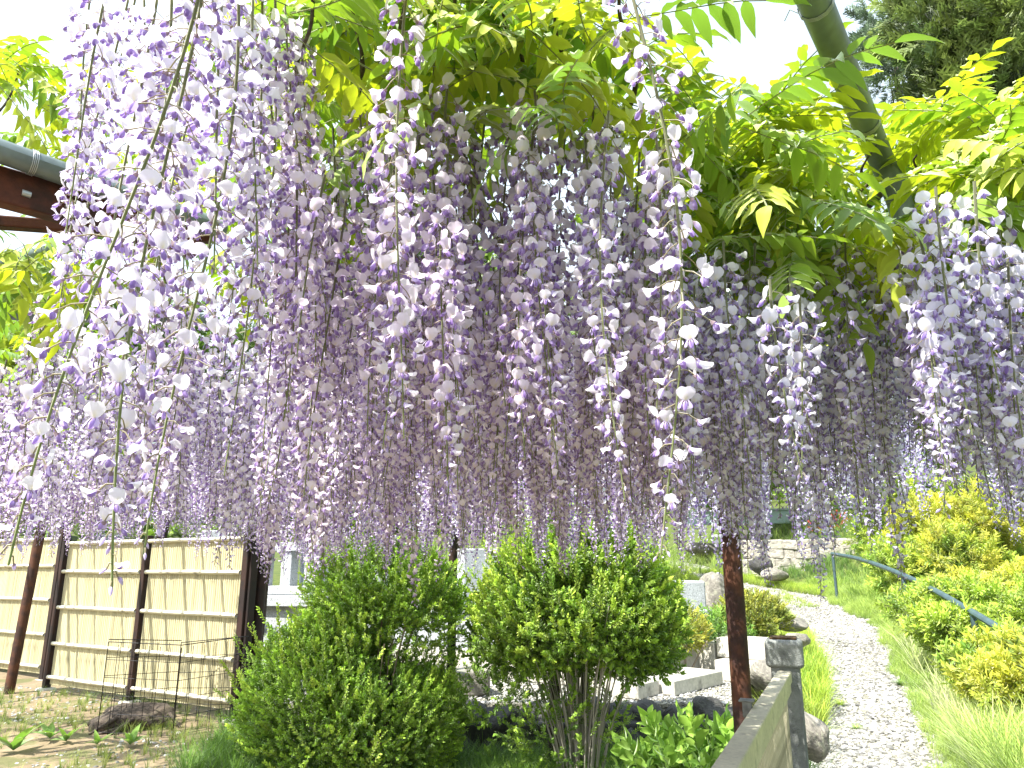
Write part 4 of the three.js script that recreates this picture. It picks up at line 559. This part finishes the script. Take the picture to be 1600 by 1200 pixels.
{ // grey retaining wall of fitted stones
  const a = P(1168, 890, 22.6), b = P(1420, 890, 19.5), yaw = Math.atan2(-(b.z - a.z), b.x - a.x), len = Math.hypot(b.x - a.x, b.z - a.z), g0 = 1.1, s = thing('retaining_wall', 'grey retaining wall of fitted stones where the path bends', 'stone wall', V(a.x, g0, a.z), yaw), r = rng(71);
  part('backing', box(len, 1.15, 0.5, 0.03), M.darkRock, s, V(len / 2, 0.55, -0.35)); let k = 0;
  for (let row = 0; row < 5; row++) { let x = -0.15 * r(); while (x < len) { const w = 0.28 + 0.32 * r(), h = 0.25 + 0.05 * r(), m = part('stone', BG[k++ % 6], M.wallRock, s, V(x + w / 2, 0.1 + row * 0.245 + 0.04 * (r() - 0.5), -0.04 + 0.05 * r()), [0.08 * (r() - 0.5), 0.1 * (r() - 0.5), 0.2 * (r() - 0.5)]); m.scale.set(w * 1.02, h * 1.06, 0.3); x += w * 0.98; } }
}
{ // pale blue guard rail far behind
  const a = P(1060, 800, 30), b = P(1480, 790, 27), s = thing('guard_fence', 'pale teal metal fence far behind the retaining wall', 'fence', V(0, 0, 0)), bar = (p, q, r, n) => part(n, new MB().tube([p, q], r, 8, [1, 1, 1], true).geo(), M.teal, s);
  const dn = p => V(p.x, p.y - 1.2, p.z); bar(a, b, 0.05, 'rail'); bar(V(a.x, a.y - 0.5, a.z), V(b.x, b.y - 0.5, b.z), 0.04, 'rail'); for (let i = 0; i <= 6; i++) { const p = a.clone().lerp(b, i / 6); bar(dn(p), V(p.x, p.y + 0.06, p.z), 0.06, 'post'); } const m = part('panel', box(9.6, 0.55, 0.03), M.teal, s, a.clone().lerp(b, 0.5).add(V(0, -0.25, -0.08))); m.rotation.y = Math.atan2(-(b.z - a.z), b.x - a.x);
}

/* ---------------------------------------------------------------- railing beside the path, handrail */
{
  const e = P(1225, 1043, 3.6), n0 = P(1130, 1200, 1.9), d = n0.clone().sub(e); d.y = 0; const dn = d.clone().normalize(), len = 2.9, yaw = Math.atan2(-dn.z, dn.x), gy = pathY(3.6), top = 1.09;
  const s = thing('slatted_railing', 'tan slatted metal railing running to the grey concrete post', 'railing', V(e.x, 0, e.z), yaw);
  part('cap_rail', box(len, 0.05, 0.062, 0.006), M.rail, s, V(len / 2, top - 0.025, 0)); part('under_rail', box(len, 0.035, 0.04, 0.004), M.rail, s, V(len / 2, top - 0.075, -0.004)); part('bottom_rail', box(len, 0.05, 0.045, 0.005), M.rail, s, V(len / 2, 0.2, 0));
  const sg = box(0.015, 0.83, 0.012, 0.003); const n = Math.floor(len / 0.042); for (let i = 0; i < n; i++) part('slat', sg, M.slat, s, V(0.05 + i * 0.042, 0.636, 0));
  const pz = V(e.x - dn.x * 0.09, 0, e.z - dn.z * 0.09), c = thing('concrete_post', 'square grey concrete post with a mossy chamfered cap ending the railing', 'post', pz, yaw + 0.05);
  part('shaft', box(0.128, 1.24, 0.128, 0.012), M.concretePost, c, V(0, 0.5, 0)); part('cap', box(0.168, 0.125, 0.168, 0.022), M.concretePost, c, V(0, 1.16, 0)); part('moss', box(0.12, 0.012, 0.12, 0.005), std([0.16, 0.11, 0.05], { map: rep(T.soil, 3), roughness: 1 }), c, V(0, 1.2265, 0));
  const br = P(1168, 1108, 2.7), bs = thing('clamp_bracket', 'small grey steel clamp on the railing cap beside the brown post', 'bracket', br, yaw); part('plate', box(0.03, 0.05, 0.03, 0.003), M.concretePost, bs); part('strap', box(0.05, 0.006, 0.05, 0.002), M.concretePost, bs, V(0, 0.028, 0));
}
{
  const pts = [P(1300, 865, 16.2), P(1345, 874, 13.6), P(1430, 907, 10.2), P(1520, 957, 7.8), P(1600, 1006, 6.5), P(1700, 1070, 5.4)], cv = new THREE.CatmullRomCurve3(pts), s = thing('handrail', 'blue-grey pipe handrail climbing the planted bank beside the path', 'handrail', V(0, 0, 0));
  part('rail', new MB().tube(cv.getPoints(50), 0.036, 10, [1, 1, 1], true).geo(), M.handrail, s);
  for (const q of [0.005, 0.36, 0.6, 0.69, 0.97]) { const p = cv.getPoint(q), gy = Math.min(G(p.x, p.z), p.y - 0.4); part('post', new MB().tube([V(p.x, gy - 0.1, p.z), p], 0.032, 8, [1, 1, 1]).geo(), M.handrail, s); }
}

/* ---------------------------------------------------------------- wire cage, stump */
{
  const o = P(262, 1100, 6.9), gy = G(o.x, o.z), s = thing('wire_cage', 'black wire mesh pen standing in front of the bamboo fence', 'wire pen', V(o.x, gy, o.z), 0.25);
  const panel = (a, b, h, nx, ny, top0, top1) => { const g = new THREE.Group(); g.name = numbered('mesh_panel'); s.add(g); const w = (p, q, r = 0.0026) => part('wire', new MB().tube([p, q], r, 5, [1, 1, 1]).geo(), M.wire, g); for (let i = 0; i <= nx; i++) { const p = a.clone().lerp(b, i / nx), e = i === 0 || i === nx; w(p, V(p.x, h * lerp(top0, top1, i / nx), p.z), e ? 0.004 : 0.0026); } for (let j = 0; j <= ny; j++) { const k = j / ny; w(V(a.x, h * k * top0 + 0.02, a.z), V(b.x, h * k * top1 + 0.02, b.z), j === ny ? 0.004 : 0.0026); } };
  panel(V(-0.52, 0, 0.05), V(0.12, 0, 0.35), 0.72, 7, 5, 1, 0.98); panel(V(0.12, 0, 0.35), V(0.62, 0, -0.05), 0.72, 6, 5, 0.98, 1.02); panel(V(-0.52, 0, 0.05), V(0.0, 0, -0.38), 0.74, 6, 5, 1, 0.92); panel(V(0.0, 0, -0.38), V(0.62, 0, -0.05), 0.72, 6, 5, 0.92, 1.02);
  const st = P(208, 1133, 7.0); st.y = G(st.x, st.z); const t = thing('tree_stump', 'dark rotten stump and roots lying inside the wire pen', 'stump', st, 0.2); const m = part('stump', rockGeo(777, 7, 0.7, 0.8), M.bark, t, V(0, 0.06, 0)); m.scale.set(0.36, 0.14, 0.2);
  const r = rng(5); for (let k = 0; k < 9; k++) { const a = r() * 6.3; part('root', new MB().tube([V(0.1 * Math.cos(a), 0.1, 0.08 * Math.sin(a)), V(0.3 * Math.cos(a), 0.1 * r() + 0.02, 0.2 * Math.sin(a)), V((0.42 + 0.2 * r()) * Math.cos(a + 0.3), 0.0, 0.3 * Math.sin(a + 0.3))], q => 0.035 * (1 - 0.75 * q), 6, [1, 1, 1]).geo(), M.bark, t); }
}

/* ---------------------------------------------------------------- grass, weeds */
const tuft = (() => { const r = rng(9), mb = new MB(); for (let i = 0; i < 16; i++) { const a = r() * 6.3, h = 0.6 + 0.5 * r(), o = 0.2 + 0.5 * r(), bx = 0.12 * (r() - 0.5), bz = 0.12 * (r() - 0.5), w = 0.018 + 0.012 * r(), t = 0.7 + 0.5 * r(); mb.grid(1, 3, (u, v) => [bx + Math.cos(a) * o * v * v * h + Math.sin(a) * (u - 0.5) * w * (1 - v * 0.9), h * v * (1 - 0.25 * v * o), bz + Math.sin(a) * o * v * v * h - Math.cos(a) * (u - 0.5) * w * (1 - v * 0.9)], (u, v) => [t * (0.55 + 0.5 * v), t * (0.55 + 0.5 * v), t * 0.8]); } return mb.geo(); })();
function grass(name, label, n, spot, seed, h, pal) { const r = rng(seed), ms = [], cs = []; for (let i = 0; i < n; i++) { const p = spot(r); if (!p) continue; const s = h * (0.5 + 0.8 * r()) * (p.k || 1); ms.push(TRS(V(p.x, p.y ?? G(p.x, p.z) - 0.01, p.z), Q(0.2 * (r() - 0.5), r() * 6.3, 0.2 * (r() - 0.5)), V(s * (0.9 + 0.5 * r()), s, s * (0.9 + 0.5 * r())))); const c = mixc(pal[0], pal[1], clamp(-0.1 + 0.8 * r() + 0.8 * (fbm(p.x * 1.5, seed, p.z * 1.5) - 0.3))); cs.push(c); } return tag(inst(name, tuft, M.grass, ms, cs), label, 'grass'); }
const GR = [[0.16, 0.3, 0.03], [0.45, 0.58, 0.1]], GRD = [[0.07, 0.18, 0.02], [0.22, 0.4, 0.04]], DRY = [[0.5, 0.5, 0.25], [0.62, 0.6, 0.42]];
grass('verge_grass', 'tall pale green grass along the right side of the path', 9500, r => { const t = 3.2 + 16 * Math.pow(r(), 1.4), d = 1.7 * r() * r() + 0.02, n = fbm(t * 1.2, 3, 8) - 0.45, x = pathR(t) + d - 0.15 * r() - 0.5 * Math.max(0, n); if (fbm(x * 2.5, 7, t * 2.5) < 0.36) return null; return { x, z: -t, k: (0.35 + 0.7 * Math.min(1, d * 2)) * (0.55 + 1.1 * fbm(x * 1.6, 1, t * 1.6)) }; }, 51, 0.3, [[0.2, 0.36, 0.04], [0.52, 0.64, 0.14]]);
grass('verge_grass', 'bright grass tufts between the concrete post and the gravel path', 750, r => { const t = 6.2 + 3.4 * r(), x = pathL(t) + 0.02 - 0.55 * r(); if (fbm(x * 2, 2, t * 2) < 0.46) return null; return { x, z: -t, k: 0.6 + 0.8 * fbm(x * 2, 9, t * 2) }; }, 59, 0.3, [[0.24, 0.42, 0.03], [0.5, 0.62, 0.06]]);
grass('tall_grass', 'tall soft grass at the lower right corner beside the path', 2600, r => { const t = 3.6 + 2.8 * r(), d = 0.12 + 1.5 * r(), x = pathR(t) + d; return { x, z: -t, k: 0.6 + 0.7 * fbm(x * 2, 4, t * 2) }; }, 60, 0.42, [[0.26, 0.42, 0.05], [0.58, 0.66, 0.22]]);
grass('seed_grass', 'pale dry flowering grass standing in the verge right of the path', 900, r => { const t = 4 + 7 * r(), x = pathR(t) + 0.1 + 0.9 * r(); if (fbm(x * 1.3, 5, t * 1.3) < 0.5) return null; return { x, z: -t }; }, 58, 0.5, [[0.5, 0.56, 0.24], [0.66, 0.68, 0.42]]);
grass('bank_grass', 'green undergrowth covering the bank below the golden shrubs', 6500, r => { const t = 4 + 20 * r(), x = pathR(t) + 0.7 + 5 * r(); return { x, z: -t }; }, 52, 0.3, GRD);
grass('verge_grass', 'bright short grass along the far left edge of the path', 4200, r => { const t = 9.5 + 22 * r(), s = r(), x = t > 15 && s < 0.55 ? lerp(pathL(t), pathR(t), 0.25 + 0.35 * r()) * 1 : pathL(t) - 0.05 - 0.9 * r() * r(); if (t > 15 && s < 0.55) { if (fbm(x * 0.8, 4, t * 0.5) < 0.5) return null; return { x, z: -t, y: pathY(t), k: 0.5 }; } if (x < 3.2) return null; return { x, z: -t }; }, 53, 0.2, [[0.28, 0.42, 0.03], [0.5, 0.6, 0.06]]);
grass('wall_foot_grass', 'grass strip at the foot of the retaining wall', 1500, r => { const q = r(), a = P(1120, 895, 22.5), b = P(1300, 915, 17.4), x = lerp(a.x, b.x, q) + 0.5 * (r() - 0.5), z = lerp(a.z, b.z, q) - 1.3 * r(); return { x, z, y: Math.max(G(x, z), pathY(-z)) }; }, 54, 0.22, [[0.26, 0.42, 0.03], [0.5, 0.62, 0.06]]);
grass('ground_weeds', 'scattered low weeds on the bare soil before the bamboo fence', 1500, r => { const x = -5.6 + 4.6 * r(), t = 5.2 + 3.3 * r(); if (fbm(x * 1.4, 9, t * 1.4) < 0.5) return null; return { x, z: -t }; }, 55, 0.12, [[0.14, 0.26, 0.03], [0.4, 0.46, 0.08]]);
grass('undergrowth', 'green undergrowth at the foot of the two big shrubs', 2600, r => { const x = -2.2 + 4.2 * r(), t = 5.2 + 1.2 * r(); return { x, z: -t }; }, 56, 0.28, GRD);
grass('hilltop_grass', 'grass on the far slope behind the path', 2500, r => ({ x: -4 + 22 * r(), z: -22 - 16 * r() }), 57, 0.5, GR);
const clump = (label, px, py, t, h, w, pal, seed, name = 'grass_clump') => { const c = P(px, py, t); c.y = G(c.x, c.z); const s = thing(name, label, 'grass clump', c), r = rng(seed), mb = new MB(); for (let i = 0; i < 90; i++) { const a = r() * 6.3, hh = h * (0.55 + 0.5 * r()), o = w * (0.3 + r()), bw = 0.007, t2 = 0.7 + 0.5 * r(), q = 0.12 * w * r(); mb.grid(1, 5, (u, v) => [Math.cos(a) * (q + o * v * v) + Math.sin(a) * (u - 0.5) * bw * (1.1 - v), hh * (v - 0.35 * v * v * v), Math.sin(a) * (q + o * v * v) - Math.cos(a) * (u - 0.5) * bw * (1.1 - v)], mixc(pal[0], pal[1], r()).map(x => x * t2)); } part('blades', mb.geo(), M.grass, s); };
clump('arching ornamental grass clump right of the brown post', 1206, 1025, 7.6, 0.6, 0.4, GR, 1); clump('bright grass clump on the path edge behind the concrete post', 1270, 1012, 7.4, 0.46, 0.2, [[0.3, 0.45, 0.03], [0.5, 0.6, 0.06]], 2); clump('dense grass clump at the right of the concrete post', 1270, 1078, 6.3, 0.5, 0.3, [[0.26, 0.42, 0.03], [0.48, 0.6, 0.06]], 3); clump('small grass tuft on the gravel of the path', 1306, 1040, 7.6, 0.12, 0.12, [[0.26, 0.42, 0.03], [0.48, 0.6, 0.06]], 4); clump('lone grass tuft near the right edge of the path', 1402, 1032, 8.4, 0.12, 0.12, GRD, 5); clump('grass tuft left of the first golden shrub on gravel', 1330, 1062, 6.9, 0.07, 0.09, GR, 6);
const weed = (label, px, py, t, s, seed) => { const c = P(px, py, t); c.y = G(c.x, c.z); const w = thing('weed_plant', label, 'weed', c), r = rng(seed); for (let k = 0; k < 7; k++) { const mb = new MB(), m = TRS(V(0, 0.02, 0), Q(-0.3 - 0.8 * r(), k * 0.95 + r(), 0), 1); leafletInto(mb, m, s * (0.7 + 0.5 * r()), s * 0.35, r, 5, [0.14, 0.32, 0.03], [0.34, 0.5, 0.06]); part('leaf', mb.geo(), M.leaf, w); } };
weed('leafy weed on the bare soil below the first fence post', 78, 1150, 6.5, 0.2, 1); weed('small pale weed on the soil right of the leafy weed', 103, 1158, 6.4, 0.14, 2); weed('weed with broad leaves in front of the stump', 203, 1165, 6.3, 0.17, 3); weed('yellowish weed at the left foot of the wire pen', 152, 1160, 6.3, 0.13, 4); weed('green weed in the bottom left corner', 20, 1180, 6.1, 0.26, 5); weed('bright weed between the pen and the clipped shrub', 345, 1165, 6.1, 0.2, 6); weed('broad leaf plant below the dark rocks between the bushes', 770, 1150, 6.1, 0.22, 7);

scene.traverse(o => { if (o.isMesh && !o.name) console.log('unnamed', o.parent?.name); });
let cnt = 0, tris = 0; scene.traverse(o => { if (o.isMesh) cnt++; }); console.log('meshes', cnt);
renderer.render(scene, camera);
